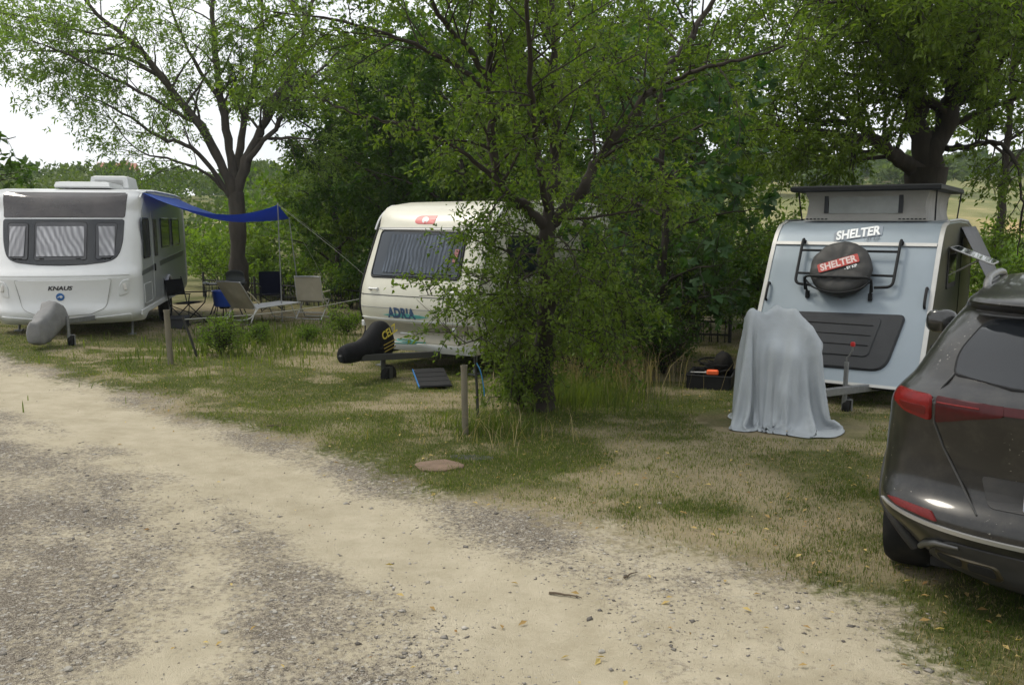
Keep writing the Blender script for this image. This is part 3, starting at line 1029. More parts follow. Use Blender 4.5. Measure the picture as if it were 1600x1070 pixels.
# ------------------------------------------------------------------ cream touring caravan
def cream_caravan():
    ox, oy, th, oz = -1.45, 11.78, .542, -.41
    e = empty('touring_caravan', (ox, oy, oz), -th)
    tag(e, 'old cream touring caravan with wide curtained front window behind the leafy tree', 'caravan')
    c, s_ = math.cos(th), math.sin(th)
    gl = lambda x, y: gz(ox + x * c + y * s_, oy - x * s_ + y * c) - oz
    yf = interp([(.36, .10), (.46, .05), (.60, .11), (.78, .045), (.93, 0), (1.15, .015), (1.25, .04), (1.4, .105), (1.8, .30), (2.1, .46), (2.25, .56), (2.36, .70), (2.45, .92), (2.50, 1.35)])
    blg = lambda x: .05 * (x / 1.05)**2 + .10 * abs(x / 1.05)**10
    sh = Shell(2.1, 4.7, .36, yf, 2.50, bulge=blg, wt=lambda z: float(1 - sstep(2.1, 2.45, z)), er=.05,
               rear=[(2.2, 2.53), (3.6, 2.52), (4.2, 2.44), (4.5, 2.2), (4.62, 1.7), (4.7, 1.0), (4.68, .36)])
    sh.body('body', m_cream, e)
    S = sh.S
    m_fgl = mat('tinted_front_glass', (.020, .028, .038), .09, var=.25, scale=1.2, spec=.6)
    wo = rpoly([(-.80, 1.415), (.735, 1.415), (.665, 2.02), (-.84, 2.05)], .06)
    MB().patch(S, rpoly([(-.85, 1.385), (.78, 1.385), (.70, 2.055), (-.88, 2.085)], .08), off=.010, bev=.006).build('window_rubber', m_blk, e)
    glass = MB().patch(S, wo, off=.022, bev=.006).build('front_window', m_fgl, e, auto=40)
    # pleated curtain seen in the pane: raised pleats just inside it
    vs, fs = [], []
    nx = 150
    for i in range(nx):
        u = -.60 + 1.14 * i / (nx - 1)
        hang = .004 * math.sin(u * 70) + .003 * math.sin(u * 131 + 1)
        for z in (1.46, 1.74, 2.0):
            p, n = S(u - (z - 1.46) * .03, z)
            vs.append(p + n * (.034 + max(0, hang) * .8))
    for i in range(nx - 1):
        for k in range(2):
            fs.append((i * 3 + k, i * 3 + 3 + k, i * 3 + 4 + k, i * 3 + 1 + k))
    m_cg = curtain_mat('curtain_behind_glass', (.018, .026, .036), (.085, .105, .14), 4.5, .06)
    MB().add(vs, fs).build('curtain', m_cg, glass, smooth=True)
    outline_tube(S, rpoly([(-.82, 1.40), (.755, 1.40), (.68, 2.035), (-.86, 2.065)], .07), .011, .016, m_dkgrey, 'window_frame', e)
    for u in (-.03, .60):
        p, n = S(u, 1.45)
        MB().box(p + n * .03, (.06, .02, .03), None, .005).build('window_latch', m_blk, e)
    MB().patch(S, rrect(.60, .66, 1.62, 1.80, .005), off=.042, bev=.001).build('sticker', mat('sticker_red', (.24, .08, .08), .4, var=.6, scale=60), e)
    # seams and trims
    sh.band(2.10, -1.0, 1.0, .012, m_greyseam, 'roof_seam', e, off=.010)
    sh.band(2.085, -.9, .72, .008, m_alu, 'window_rail', e, off=.018)
    sh.band(1.145, -1.0, .62, .006, m_seam, 'locker_seam', e, off=.003)
    sh.band(.965, -1.0, .62, .005, m_greyseam, 'locker_seam', e, off=.004)
    sh.band(.80, -1.02, 1.02, .008, m_whitep, 'trim_strip', e, off=.012)
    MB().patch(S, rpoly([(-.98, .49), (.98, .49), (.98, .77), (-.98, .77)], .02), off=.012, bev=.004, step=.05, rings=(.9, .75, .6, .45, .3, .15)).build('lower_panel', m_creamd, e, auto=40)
    MB().patch(S, rpoly([(-1.0, .37), (1.0, .37), (1.0, .475), (-1.0, .475)], .015), off=.03, bev=.012).build('bumper_strip', m_whitep, e, auto=40)
    outline_tube(S, [(.62, 1.145), (.64, 1.0), (.62, .82)], .005, .004, m_seam, 'locker_seam', e, closed=False)
    # handles, marker lamps
    for u in (-.70, .66):
        p, n = S(u, 1.225)
        MB().box(p + n * .03, (.17, .03, .022), None, .008).box(p + n * .012 - Vector((.07, 0, 0)), (.03, .04, .045), None, .006).box(p + n * .012 + Vector((.07, 0, 0)), (.03, .04, .045), None, .006).build('grab_handle', m_whitep, e)
    p, n = S(-.16, .60)
    MB().box(p + n * .012, (.20, .02, .022), None, .007).build('locker_handle', m_whitep, e)
    for u in (-1.02, .70):
        p, n = S(u, .70)
        lamp = MB().box(p + n * .02, (.06, .05, .09), None, .012).build('marker_lamp', m_whitep, e)
    # lettering and emblem
    m_adb = mat('lettering_blue', (.045, .085, .17), .4, var=.15)
    m_teal = mat('swoosh_teal', (.10, .36, .33), .45, var=.2)
    swoosh = [(-.52, .862), (-.40, .880), (-.10, .90), (.15, .885), (.30, .862), (.15, .838), (-.1, .83), (-.35, .842)]
    MB().patch(S, swoosh, off=.0045, bev=.001, sink=-.003).build('swoosh', m_teal, e)
    text_on(S, 'ADRIA', .195, -.17, .895, m_adb, 'lettering', e, off=.0075, offset=.010, spacing=.98, sx=.86)
    m_lr = mat('emblem_red', (.52, .10, .10), .4, var=.08)
    MB().patch(S, rpoly([(-.29, 2.165), (.075, 2.165), (.075, 2.285), (-.29, 2.285)], [.11, .01, .01, .11]), off=.005, bev=.001, sink=-.003).build('emblem', m_lr, e)
    drop = [(-.10 + .062 * math.cos(t) - .02 * (math.sin(t) > 0) * math.sin(t), 2.222 + .046 * math.sin(t)) for t in np.linspace(0, 2 * math.pi, 14)[:-1]]
    MB().patch(S, drop, off=.0075, bev=.001, sink=-.003).build('emblem_drop', m_whitep, e)
    MB().patch(S, rpoly([(-.115, 2.165), (-.085, 2.165), (-.07, 2.20), (-.11, 2.20)], .004), off=.0085, bev=.001, sink=-.003).build('emblem_cut', m_lr, e)
    # side: corrugated beige skin, windows, rails
    Sr = sh.side(1)
    Sl = sh.side(-1)
    for SS, s in ((Sr, 1), (Sl, -1)):
        MB().patch(SS, rrect(.95, 1.95, 1.42, 2.0, .10), off=.012, bev=.006).build('window_rubber', m_blk, e)
        MB().patch(SS, rrect(1.0, 1.90, 1.47, 1.95, .08), off=.020, bev=.005).build('side_window', m_glassb, e)
        MB().patch(SS, rrect(3.3, 4.1, 1.42, 2.0, .10), off=.012, bev=.006).build('window_rubber', m_blk, e)
        MB().patch(SS, rrect(3.35, 4.05, 1.47, 1.95, .08), off=.020, bev=.005).build('side_window', m_glassb, e)
        # black corner trim and awning rail
        pts = [SS(yf(z) + .14, z)[0] + SS(0, 0)[1] * .004 for z in np.linspace(.40, 2.30, 24)]
        MB().tube(pts, .012, 6).build('corner_trim', m_blk, e, auto=60)
        pts = [SS(yf(z) + .085, z)[0] + SS(0, 0)[1] * .004 for z in np.linspace(2.08, 2.44, 10)] + [SS(y, z)[0] for (y, z) in ((1.5, 2.47), (2.4, 2.50), (3.5, 2.49), (4.1, 2.43), (4.44, 2.2), (4.6, 1.6), (4.65, .5))]
        MB().tube(pts, .014, 6).build('awning_rail', m_whitep, e, auto=60)
        for z in (2.22, 1.25, .95):
            MB().box((s * 1.052, 2.65, z), (.008, 3.7, .012), None, .003).build('side_seam', m_greyseam, e)
    MB().patch(Sr, rrect(2.25, 2.9, .50, 2.1, .08), off=.010, bev=.005).build('entrance_door', m_cream, e)
    for s in (-1, 1):
        yw = 2.6
        gw = gl(s * .9, yw)
        wheel(e, (s * .97, yw, gw + .31), .31, .18, s=s)
        arch = [(yw + .40 * math.cos(t), gw + .29 + .40 * math.sin(t)) for t in np.linspace(0, math.pi, 14)]
        arch = [(yw + .40, .37)] + [p for p in arch if p[1] > .38] + [(yw - .40, .37)]
        MB().prism(arch, lambda p: Vector((s * 1.049, p[0], p[1])), lambda p: Vector((s * 1.056, p[0], p[1]))).build('wheel_arch', m_blk, e)
    MB().box((0, 2.5, .345), (1.9, 4.1, .05)).build('floor_pan', m_blk, e)
    drawbar(e, -1.12, .33, .55, .4, mat('drawbar_dark', (.06, .06, .055), .6, metal=.3), zh=.43)
    jockey(e, .09, -.72, .5, k=1.25, m=mat('drawbar_dark', (.06, .06, .055), .6))
    # gas hose and cables lying on the drawbar
    m_tealp = mat('teal_plastic', (.10, .30, .27), .5)
    MB().tube(catmull([(-.2, -.2, .50), (.05, -.35, .53), (.2, -.15, .51), (.05, .0, .52), (-.15, -.1, .54), (.1, -.3, .55), (.25, .02, .5)], 6), .012, 6).build('hose', m_tealp, e, auto=60)
    for s in (-1, 1):
        MB().tube([(s * .85, .45, .36), (s * .85, .35, gl(s * .85, .35) + .01)], .02, 8).box((s * .85, .35, gl(s * .85, .35) + .012), (.12, .12, .02)).build('corner_steady', m_galv, e)
    return e, gl
cream, cream_gl = cream_caravan()

# ------------------------------------------------------------------ white touring caravan with bronze front
def white_caravan():
    ox, oy, th, oz = -7.42, 13.68, -.246, -.16
    e = empty('touring_caravan', (ox, oy, oz), -th)
    tag(e, 'large white touring caravan with bronze panoramic front and roof air conditioner', 'caravan')
    c, s_ = math.cos(th), math.sin(th)
    gl = lambda x, y: gz(ox + x * c + y * s_, oy - x * s_ + y * c) - oz
    yf = interp([(.24, .22), (.34, .05), (.44, .0), (.60, .03), (.95, .02), (1.03, .01), (1.10, .04), (1.2, .11), (1.3, .155), (1.95, .40), (2.1, .47), (2.3, .62), (2.42, .80), (2.50, 1.05), (2.52, 1.4)])
    blg = lambda x: .26 * (x / 1.15)**2 + .22 * abs(x / 1.15)**9
    sh = Shell(2.3, 6.3, .24, yf, 2.52, bulge=blg, wt=lambda z: float(1 - .9 * sstep(2.1, 2.5, z)), er=.05,
               rear=[(2.4, 2.55), (5.0, 2.55), (5.9, 2.52), (6.12, 2.42), (6.2, 2.0), (6.3, 1.2), (6.28, .42), (4.0, .40), (1.2, .36)])
    sh.body('body', m_white, e, nz=56)
    S = sh.S
    # front: bronze roof light, black window band with three panes
    MB().patch(S, rpoly([(-.95, 2.015), (.92, 2.015), (.96, 2.44), (-.98, 2.44)], [.03, .03, .05, .05]), off=.012, bev=.006, step=.06).build('front_roof_panel', m_bronze, e, auto=40)
    band = [(-.96, 1.99), (.92, 1.99), (.90, 1.60), (.84, 1.36), (.70, 1.275), (.35, 1.235), (0, 1.225), (-.35, 1.235), (-.72, 1.275), (-.88, 1.36), (-.94, 1.60)]
    MB().patch(S, rpoly(band, [.05, .05, .1, .12, .1, 0, 0, 0, .1, .12, .1]), off=.012, bev=.008, step=.06).build('window_band', m_glass, e, auto=40)
    m_pane = mat('window_with_curtain', (.36, .36, .38), .10, var=.1, spec=.6)
    panes = [rpoly([(-.42, 1.31), (.37, 1.31), (.37, 1.93), (-.42, 1.93)], .05), rpoly([(-.80, 1.35), (-.52, 1.31), (-.52, 1.92), (-.86, 1.92)], .06), rpoly([(.50, 1.31), (.76, 1.35), (.82, 1.92), (.50, 1.92)], .06)]
    names = []
    for po in panes:
        p = MB().patch(S, po, off=.018, bev=.004, step=.06).build('front_window', mat('pane_grey', (.045, .045, .05), .08, var=.3, scale=2.5, spec=.6), e, auto=40)
        x0, x1 = min(q[0] for q in po) + .04, max(q[0] for q in po) - .04
        nx = max(20, int((x1 - x0) * 110))
        vs, fs = [], []
        for i in range(nx):
            u = x0 + (x1 - x0) * i / (nx - 1)
            for z in (1.37, 1.6, 1.86):
                uu = u + (.10 * (1.86 - z) * ((x0 + x1) / 2 > .3) - .10 * (1.86 - z) * ((x0 + x1) / 2 < -.3)) * .35
                q, n = S(min(max(uu, x0), x1), z)
                vs.append(q + n * (.030 + .005 * max(0, math.sin(u * 95))))
        for i in range(nx - 1):
            for k in range(2):
                fs.append((i * 3 + k, i * 3 + 3 + k, i * 3 + 4 + k, i * 3 + 1 + k))
        MB().add(vs, fs).build('curtain', curtain_mat('white_curtain_glass', (.20, .20, .215), (.48, .48, .51), 3.6, .42 if (x0 + x1) / 2 > -.3 else -.35), p, smooth=True)
        outline_tube(S, po, .005, .018, m_blk, 'pane_frame', p)
        for u in (x0 + .08, x1 - .08):
            q, n = S(u, 1.335)
            MB().box(q + n * .026, (.07, .02, .016), None, .004).build('window_latch', m_blk, p)
    # lower nose: locker lid, creases, corner lamps, bumper
    lid = rpoly([(-.72, .995), (.74, .995), (.64, .52), (.42, .43), (0, .405), (-.42, .43), (-.62, .52)], [.03, .03, .08, 0, 0, 0, .08])
    MB().patch(S, lid, off=.010, bev=.005, step=.06).build('locker_lid', m_white, e, auto=40)
    outline_tube(S, lid, .006, .003, m_greyseam, 'lid_seam', e)
    sh.band(1.065, -1.0, 1.0, .010, m_whitep, 'nose_crease', e, off=.012)
    for s in (-1, 1):
        lampo = rpoly([(s * .83, .70), (s * .97, .74), (s * 1.0, .985), (s * .90, .97), (s * .84, .88)], .03)
        if s < 0: lampo = list(reversed(lampo))
        q = MB().patch(S, lampo, off=.012, bev=.006, step=.05).build('corner_moulding', m_whitep, e, auto=40)
        p, n = S(s * .92, .86)
        MB().box(p + n * .018, (.05, .03, .12), Matrix.Rotation(-s * .25, 3, 'Y'), .01).build('marker_lamp', mat('lamp_clear', (.55, .53, .50), .15), q)
    MB().patch(S, rpoly([(-.98, .27), (.98, .27), (1.0, .40), (.45, .365), (-.45, .365), (-1.0, .40)], .03), off=.02, bev=.01, step=.06, rings=(.9, .7, .4)).build('bumper', m_whitep, e, auto=40)
    text_on(S, 'KNAUS', .092, -.03, .86, m_text, 'lettering', e, off=.0145, offset=.004, shear=.25, sx=1.2)
    q, n = S(-.03, .72)
    bd = MB().lathe([(.062, -.01), (.064, .012), (.058, .018), (0, .02)], q + n * .008, n, 24).build('badge', mat('badge_blue', (.02, .10, .28), .25), e, auto=40)
    MB().lathe([(.022, .0195), (.020, .024), (0, .025)], q + n * .008 + Vector((.015, 0, 0)), n, 12).tube([q + n * .031 + Vector((-.04, 0, -.012)), q + n * .031 + Vector((0, 0, .012)), q + n * .031 + Vector((.04, 0, .004))], .006, 6).build('badge_emblem', mat('badge_silver', (.55, .58, .62), .3, metal=.6), bd)
    # right-hand and left-hand sides
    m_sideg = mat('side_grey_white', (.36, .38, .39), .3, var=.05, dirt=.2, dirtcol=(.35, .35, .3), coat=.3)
    m_stripe = mat('stripe_grey', (.10, .105, .11), .35)
    for s in (1, -1):
        SS = sh.side(s)
        for (y0, y1, z0, z1) in ((.75, 1.45, 1.30, 2.02), (2.75, 3.85, 1.42, 2.02), (4.2, 5.3, 1.42, 2.02)):
            fr = MB().patch(SS, rrect(y0, y1, z0, z1, .09), off=.018, bev=.008).build('side_window', m_glassb, e, auto=40)
            outline_tube(SS, rrect(y0 + .03, y1 - .03, z0 + .03, z1 - .03, .07), .008, .018, m_blk, 'window_frame', fr)
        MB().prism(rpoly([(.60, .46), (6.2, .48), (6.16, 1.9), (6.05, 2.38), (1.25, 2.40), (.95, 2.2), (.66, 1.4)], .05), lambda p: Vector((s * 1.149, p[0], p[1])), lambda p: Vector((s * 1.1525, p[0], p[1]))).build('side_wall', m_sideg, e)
        MB().patch(SS, rpoly([(.55, 1.02), (2.9, 1.10), (5.7, 1.16), (5.9, 1.28), (2.9, 1.20), (.58, 1.10)], .02), off=.007, bev=.001, step=.2).build('side_stripe', m_stripe, e)
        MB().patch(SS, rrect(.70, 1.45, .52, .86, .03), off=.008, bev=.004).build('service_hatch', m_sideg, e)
        outline_tube(SS, rrect(.70, 1.45, .52, .86, .03), .006, .006, m_whitep, 'hatch_seam', e)
        pts = [SS(y, z)[0] + SS(0, 0)[1] * .006 for (y, z) in ((.75, 2.36), (1.0, 2.45), (1.4, 2.49), (2.4, 2.52), (5.0, 2.52), (5.9, 2.49), (6.1, 2.36), (6.2, 1.9), (6.26, .6))]
        MB().tube(pts, .015, 6).build('awning_rail', m_whitep, e, auto=60)
        MB().box((s * 1.155, 3.0, .40), (.02, 5.4, .09), None, .008).build('side_skirt', m_whitep, e)
        for k, yw in enumerate((3.45,)):
            gw = gl(s * 1.0, yw)
            wheel(e, (s * 1.06, yw, gw + .33), .33, .19, s=s)
            arch = [(yw + .46 * math.cos(t), .36 + .46 * math.sin(t)) for t in np.linspace(0, math.pi, 16)]
            MB().prism(arch, lambda p: Vector((s * 1.15, p[0], p[1])), lambda p: Vector((s * 1.158, p[0], p[1]))).build('wheel_arch', m_blk, e)
            tr_ = [(yw + .48 * math.cos(t), .36 + .48 * math.sin(t)) for t in np.linspace(0, math.pi, 18)]
            MB().tube([Vector((s * 1.165, y, z)) for (y, z) in tr_], .028, 8).build('arch_trim', m_whitep, e, auto=60)
    SS = sh.side(1)
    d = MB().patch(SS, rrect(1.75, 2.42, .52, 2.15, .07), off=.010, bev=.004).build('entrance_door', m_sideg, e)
    MB().patch(SS, rrect(1.88, 2.30, 1.30, 2.0, .06), off=.016, bev=.004).build('door_window', m_glassb, d)
    q, n = SS(1.83, 1.1)
    MB().box(q + n * .02, (.03, .05, .14), None, .008).build('handle', m_blk, d)
    # roof: air conditioner and hatch
    vs = []
    for (hx, y0, y1, z) in ((.44, 1.35, 2.55, 2.54), (.45, 1.33, 2.57, 2.57), (.43, 1.38, 2.5, 2.64), (.36, 1.5, 2.4, 2.655)):
        vs += [(-hx + .12, y0, z), (hx + .12, y0, z), (hx + .12, y1, z), (-hx + .12, y1, z)]
    fs = [(12, 13, 14, 15)]
    for i in range(3):
        for k in range(4): fs.append((i * 4 + k, i * 4 + (k + 1) % 4, (i + 1) * 4 + (k + 1) % 4, (i + 1) * 4 + k))
    MB().add(vs, fs).build('roof_hatch', m_whitep, e)
    vs = []
    for (hx, y0, y1, z) in ((.34, 2.7, 3.6, 2.55), (.35, 2.66, 3.62, 2.60), (.32, 2.70, 3.58, 2.80), (.26, 2.78, 3.5, 2.825)):
        vs += [(-hx + .30, y0, z), (hx + .30, y0, z), (hx + .30, y1, z), (-hx + .30, y1, z)]
    ac = MB().add(vs, fs).build('air_conditioner', m_whitep, e)
    for k in range(4):
        MB().box((.30, 2.655, 2.63 + .035 * k), (.5, .02, .012), None, .003).build('vent_slat', m_greyseam, ac)
    MB().box((0, 3.4, .37), (2.1, 5.0, .06)).build('floor_pan', m_blk, e)
    drawbar(e, -1.2, .33, .6, .6, m_galv, zh=.42)
    jockey(e, .30, -.95, .5)
    for s in (-1, 1):
        MB().tube([(s * .9, .9, .36), (s * .9, .75, gl(s * .9, .75) + .01)], .02, 8).box((s * .9, .75, gl(s * .9, .75) + .012), (.12, .12, .02)).build('corner_steady', m_galv, e)
    return e, gl
white_c, white_gl = white_caravan()
# ------------------------------------------------------------------ dark grey crossover car, seen from its left rear corner
def car():
    th = .60
    ox, oy = 2.48, 3.40
    c, s_ = math.cos(th), math.sin(th)
    oz = gz(ox + .9 * s_ - .5 * c, oy + .9 * c + .5 * s_) - .01
    e = empty('parked_car', (ox, oy, oz), -th)
    tag(e, 'dusty dark grey crossover car with red light bar parked at the right edge', 'car')
    m_paint = mat('car_paint', (.020, .0195, .019), .28, metal=.3, var=.10, scale=3, coat=.45, spec=.35, dirt=.3, dirtcol=(.11, .10, .085), dscale=9)
    t_ = m_paint.node_tree                       # dried splashes and dust specks
    b_ = t_.nodes['Principled BSDF']
    src = b_.inputs['Base Color'].links[0].from_socket
    tc_ = [n for n in t_.nodes if n.type == 'TEX_COORD'][0]
    n1_, n2_ = t_.nodes.new('ShaderNodeTexNoise'), t_.nodes.new('ShaderNodeTexNoise')
    n1_.inputs['Scale'].default_value, n2_.inputs['Scale'].default_value = 55, 2.3
    n1_.inputs['Detail'].default_value = 3
    for q in (n1_, n2_): t_.links.new(tc_.outputs['Object'], q.inputs['Vector'])
    r1_, r2_ = t_.nodes.new('ShaderNodeMapRange'), t_.nodes.new('ShaderNodeMapRange')
    for q, a_, c_, f_ in ((r1_, .66, .72, n1_), (r2_, .50, .62, n2_)):
        q.inputs['From Min'].default_value, q.inputs['From Max'].default_value = a_, c_
        t_.links.new(f_.outputs['Fac'], q.inputs['Value'])
    mu_ = t_.nodes.new('ShaderNodeMath')
    mu_.operation = 'MULTIPLY'
    t_.links.new(r1_.outputs[0], mu_.inputs[0])
    t_.links.new(r2_.outputs[0], mu_.inputs[1])
    mx_ = t_.nodes.new('ShaderNodeMix')
    mx_.data_type = 'RGBA'
    t_.links.new(mu_.outputs[0], mx_.inputs['Factor'])
    t_.links.new(src, mx_.inputs['A'])
    mx_.inputs['B'].default_value = (.42, .40, .36, 1)
    t_.links.new(mx_.outputs['Result'], b_.inputs['Base Color'])
    m_plast = mat('car_cladding', (.028, .028, .029), .6, var=.15, dirt=.3, dirtcol=(.12, .10, .08))
    m_chrome = mat('satin_chrome', (.45, .45, .45), .35, metal=.6, var=.05)
    m_lamp = mat('tail_lamp_red', (.15, .008, .008), .22, var=.3, scale=25, spec=.3)
    m_lampd = mat('tail_lamp_dark', (.050, .006, .007), .22, var=.3, scale=20, spec=.3)
    m_refl = mat('reflector_red', (.13, .014, .014), .35, spec=.3, var=.25, scale=60)
    W_ = interp([(.19, .70), (.26, .76), (.36, .84), (.46, .905), (.54, .916), (.70, .920), (.92, .914), (1.05, .892), (1.11, .855), (1.15, .815), (1.23, .765), (1.33, .705), (1.42, .635), (1.48, .585), (1.515, .52), (1.535, .40)])
    R_ = interp([(.19, .22), (.26, .10), (.36, .05), (.44, .015), (.50, .0), (.56, .015), (.62, .075), (.74, .105), (.88, .09), (1.0, .05), (1.08, .03), (1.12, .055), (1.15, .14), (1.19, .21), (1.28, .33), (1.36, .44), (1.41, .51), (1.43, .48), (1.45, .40), (1.475, .43), (1.50, .62), (1.52, .95), (1.535, 1.5)])
    F_ = interp([(.19, 4.30), (.30, 4.42), (.50, 4.45), (.66, 4.42), (.80, 4.32), (.90, 4.12), (.99, 3.72), (1.05, 3.42), (1.10, 3.22), (1.17, 3.07), (1.31, 2.80), (1.42, 2.58), (1.48, 2.42), (1.515, 2.25), (1.535, 2.0)])
    D_ = interp([(.19, .75), (.36, .60), (.5, .45), (.6, .42), (1.05, .44), (1.14, .36), (1.3, .34), (1.42, .40), (1.535, .30)])
    NE = 2.7
    def rear_y(x, z):
        w, D = W_(z), D_(z)
        t = min(abs(x) / w, .9995)
        return R_(z) + .045 * t * t + D * (1 - (1 - t**NE)**(1 / NE))
    def S(x, z):
        f = lambda a, b_: Vector((a, rear_y(a, b_), b_))
        d = .003
        n = (f(x + d, z) - f(x - d, z)).cross(f(x, z + d) - f(x, z - d)).normalized()
        if n.y > 0: n = -n
        return f(x, z), n
    def Ss(s):
        def g(y, z):
            d = .01
            f = lambda a, b_: Vector((s * W_(b_), a, b_))
            n = (f(y + d, z) - f(y - d, z)).cross(f(y, z + d) - f(y, z - d)).normalized()
            if n.x * s < 0: n = -n
            return f(y, z), n
        return g
    # body: stacked plan outlines
    zs = list(np.linspace(.19, .62, 18)) + list(np.linspace(.645, 1.15, 24)) + list(np.linspace(1.165, 1.40, 14)) + list(np.linspace(1.41, 1.535, 14))
    nq, ns = 22, 64
    wheels = [(.86, .335), (3.54, .335)]
    vs, fs = [], []
    for z in zs:
        w, D, r0, f0 = W_(z), D_(z), R_(z), F_(z)
        Df = min(D * 1.4, (f0 - r0) * .3)
        half = []                                                  # right half, rear centre to front centre
        for k in range(nq):
            a = math.pi / 2 * k / nq
            x = w * math.sin(a)**(2 / NE) if k else 0.0
            half.append((x, r0 + .045 * (x / w)**2 + D * (1 - math.cos(a)**(2 / NE))))
        y0, y1 = r0 + .045 + D, f0 - Df
        for k in range(ns + 1):
            half.append((w, y0 + (y1 - y0) * k / ns))
        for k in range(nq - 1, -1, -1):
            a = math.pi / 2 * k / nq
            x = w * math.sin(a)**(2 / 2.3) if k else 0.0
            half.append((x, f0 - Df * (1 - math.cos(a)**(2 / 2.3))))
        row = []
        for (x, y) in half:
            if x > w * .9:
                for (yw, zw) in wheels:
                    if math.hypot(y - yw, z - zw) < .385:
                        x = .60
            row.append((x, y, z))
        row = row + [(-x, y, z) for (x, y, z) in reversed(row[1:-1])]
        n = len(row)
        vs += row
    for i in range(len(zs) - 1):
        for k in range(n):
            fs.append((i * n + k, i * n + (k + 1) % n, (i + 1) * n + (k + 1) % n, (i + 1) * n + k))
    fs.append(tuple(reversed(range(n))))
    fs.append(tuple((len(zs) - 1) * n + k for k in range(n)))
    body = MB().add(vs, fs).build('body', m_paint, e, auto=28)
    # glass
    rw = rpoly([(-.60, 1.185), (-.35, 1.160), (0, 1.153), (.35, 1.160), (.60, 1.185), (.60, 1.26), (.50, 1.385), (.25, 1.40), (-.25, 1.40), (-.50, 1.385), (-.60, 1.26)], [.02, 0, 0, 0, .02, .05, .05, 0, 0, .05, .05])
    MB().patch(S, rw, off=.006, bev=.004, step=.05).build('rear_window', m_glass, e, auto=40)
    outline_tube(S, rw, .006, .003, m_blk, 'window_seal', e)
    for s in (-1, 1):
        q = [(1.0, 1.165), (3.02, 1.14), (2.45, 1.42), (2.2, 1.455), (1.35, 1.43), (1.12, 1.31)]
        if s < 0: q = list(reversed(q))
        sw = MB().patch(Ss(s), rpoly(q, .05), off=.006, bev=.004, step=.08).build('side_windows', m_glass, e, auto=40)
        sw.name = 'side_glass'
        for y in (1.55, 2.35):
            MB().tube([Ss(s)(y, z)[0] + Ss(s)(y, z)[1] * .009 for z in np.linspace(1.17, 1.43, 6)], .012, 6).build('pillar_trim', m_blk, e)
        outline_tube(Ss(s), [(1.0, 1.155), (3.02, 1.13)], .009, .006, m_chrome, 'window_trim', e, closed=False)
        for y in (1.5, 2.45):
            outline_tube(Ss(s), [(y, z) for z in np.linspace(.32, 1.13, 12)], .005, -.001, m_seam, 'door_seam', e, closed=False)
            p, n_ = Ss(s)(y - .75 if y < 2 else y - .8, .93)
        for y in (1.68, 2.62):
            p, n_ = Ss(s)(y - .06, .96)
            MB().box(p + n_ * .02, (.028, .19, .026), None, .01).build('door_handle', m_paint, e)
        outline_tube(Ss(s), [(y, .29) for y in np.linspace(1.32, 3.08, 6)], .035, -.008, m_plast, 'sill_cladding', e, closed=False)
        for (yw, zw) in wheels:
            arc_ = [(yw + .40 * math.cos(t), zw + .40 * math.sin(t)) for t in np.linspace(-.25, math.pi + .25, 28)]
            pts = [Vector((s * (W_(max(z, .2)) - .006), y, z)) for (y, z) in arc_]
            MB().tube(pts, .032, 8).build('arch_cladding', m_plast, e, auto=60)
            wheel(e, (s * .80, yw, zw), .335, .235, s=s, rimcol=mat('alloy_dark', (.10, .10, .105), .3, metal=.8))
        # roof rail
        rp = catmull([(s * .545, .93, 1.475), (s * .55, 1.03, 1.515), (s * .56, 1.3, 1.53), (s * .56, 1.8, 1.53), (s * .555, 2.15, 1.515), (s * .55, 2.28, 1.475)], 5)
        MB().tube(rp, .02, 8).build('roof_rail', mat('rail_grey', (.13, .13, .13), .4, metal=.6, dirt=.5, dirtcol=(.35, .33, .29), dscale=14), e, auto=60)
        # door mirror
        mp = Ss(s)(2.86, 1.12)[0]
        MB().tube([mp, mp + Vector((s * .06, 0, .02))], .025, 8).build('mirror_arm', m_blk, e)
        mbm = MB()
        ctr = mp + Vector((s * .135, .02, .05))
        ringv, rf = [], []
        for i, (k, yy) in enumerate(((.02, -.075), (.8, -.07), (1, -.035), (.95, .02), (.7, .075), (.05, .10))):
            for j in range(16):
                a = 2 * math.pi * j / 16
                ringv.append(ctr + Vector((.11 * k * math.copysign(abs(math.cos(a))**.75, math.cos(a)), yy, .078 * k * math.copysign(abs(math.sin(a))**.75, math.sin(a)))))
        for i in range(5):
            for j in range(16): rf.append((i * 16 + j, i * 16 + (j + 1) % 16, (i + 1) * 16 + (j + 1) % 16, (i + 1) * 16 + j))
        mbm.add(ringv, rf).build('door_mirror', mat('mirror_black', (.02, .02, .02), .2, coat=.5), e, auto=60)
    # dark line standing in for shade under the spoiler lip; tailgate seams
    outline_tube(S, [(x, 1.415) for x in np.linspace(-.56, .56, 14)], .006, .001, m_seam, 'spoiler_shade_line', e, closed=False)
    MB().box((0, .44, 1.445), (.34, .03, .018), None, .006).build('brake_lamp', m_lampd, e)
    for s in (-1, 1):
        outline_tube(S, [(s * .655, .98), (s * .61, .86), (s * .53, .72), (s * .44, .585)], .005, .0015, m_seam, 'tailgate_seam', e, closed=False)
        outline_tube(S, [(s * .60, 1.185), (s * .64, 1.14), (s * .665, 1.09), (s * .655, .98)], .005, .0015, m_seam, 'tailgate_seam', e, closed=False)
        outer = [(s * .668, .985), (s * .80, 1.0), (s * .872, 1.05), (s * .845, 1.112), (s * .668, 1.112)]
        inner = [(s * .650, .985), (s * .650, 1.112), (s * .36, 1.108), (s * .36, 1.065), (s * .50, 1.03)]
        if s < 0: outer, inner = list(reversed(outer)), list(reversed(inner))
        lo = MB().patch(S, rpoly(outer, .02), off=.012, bev=.008, step=.03).build('tail_lamp', m_lamp, e, auto=40)
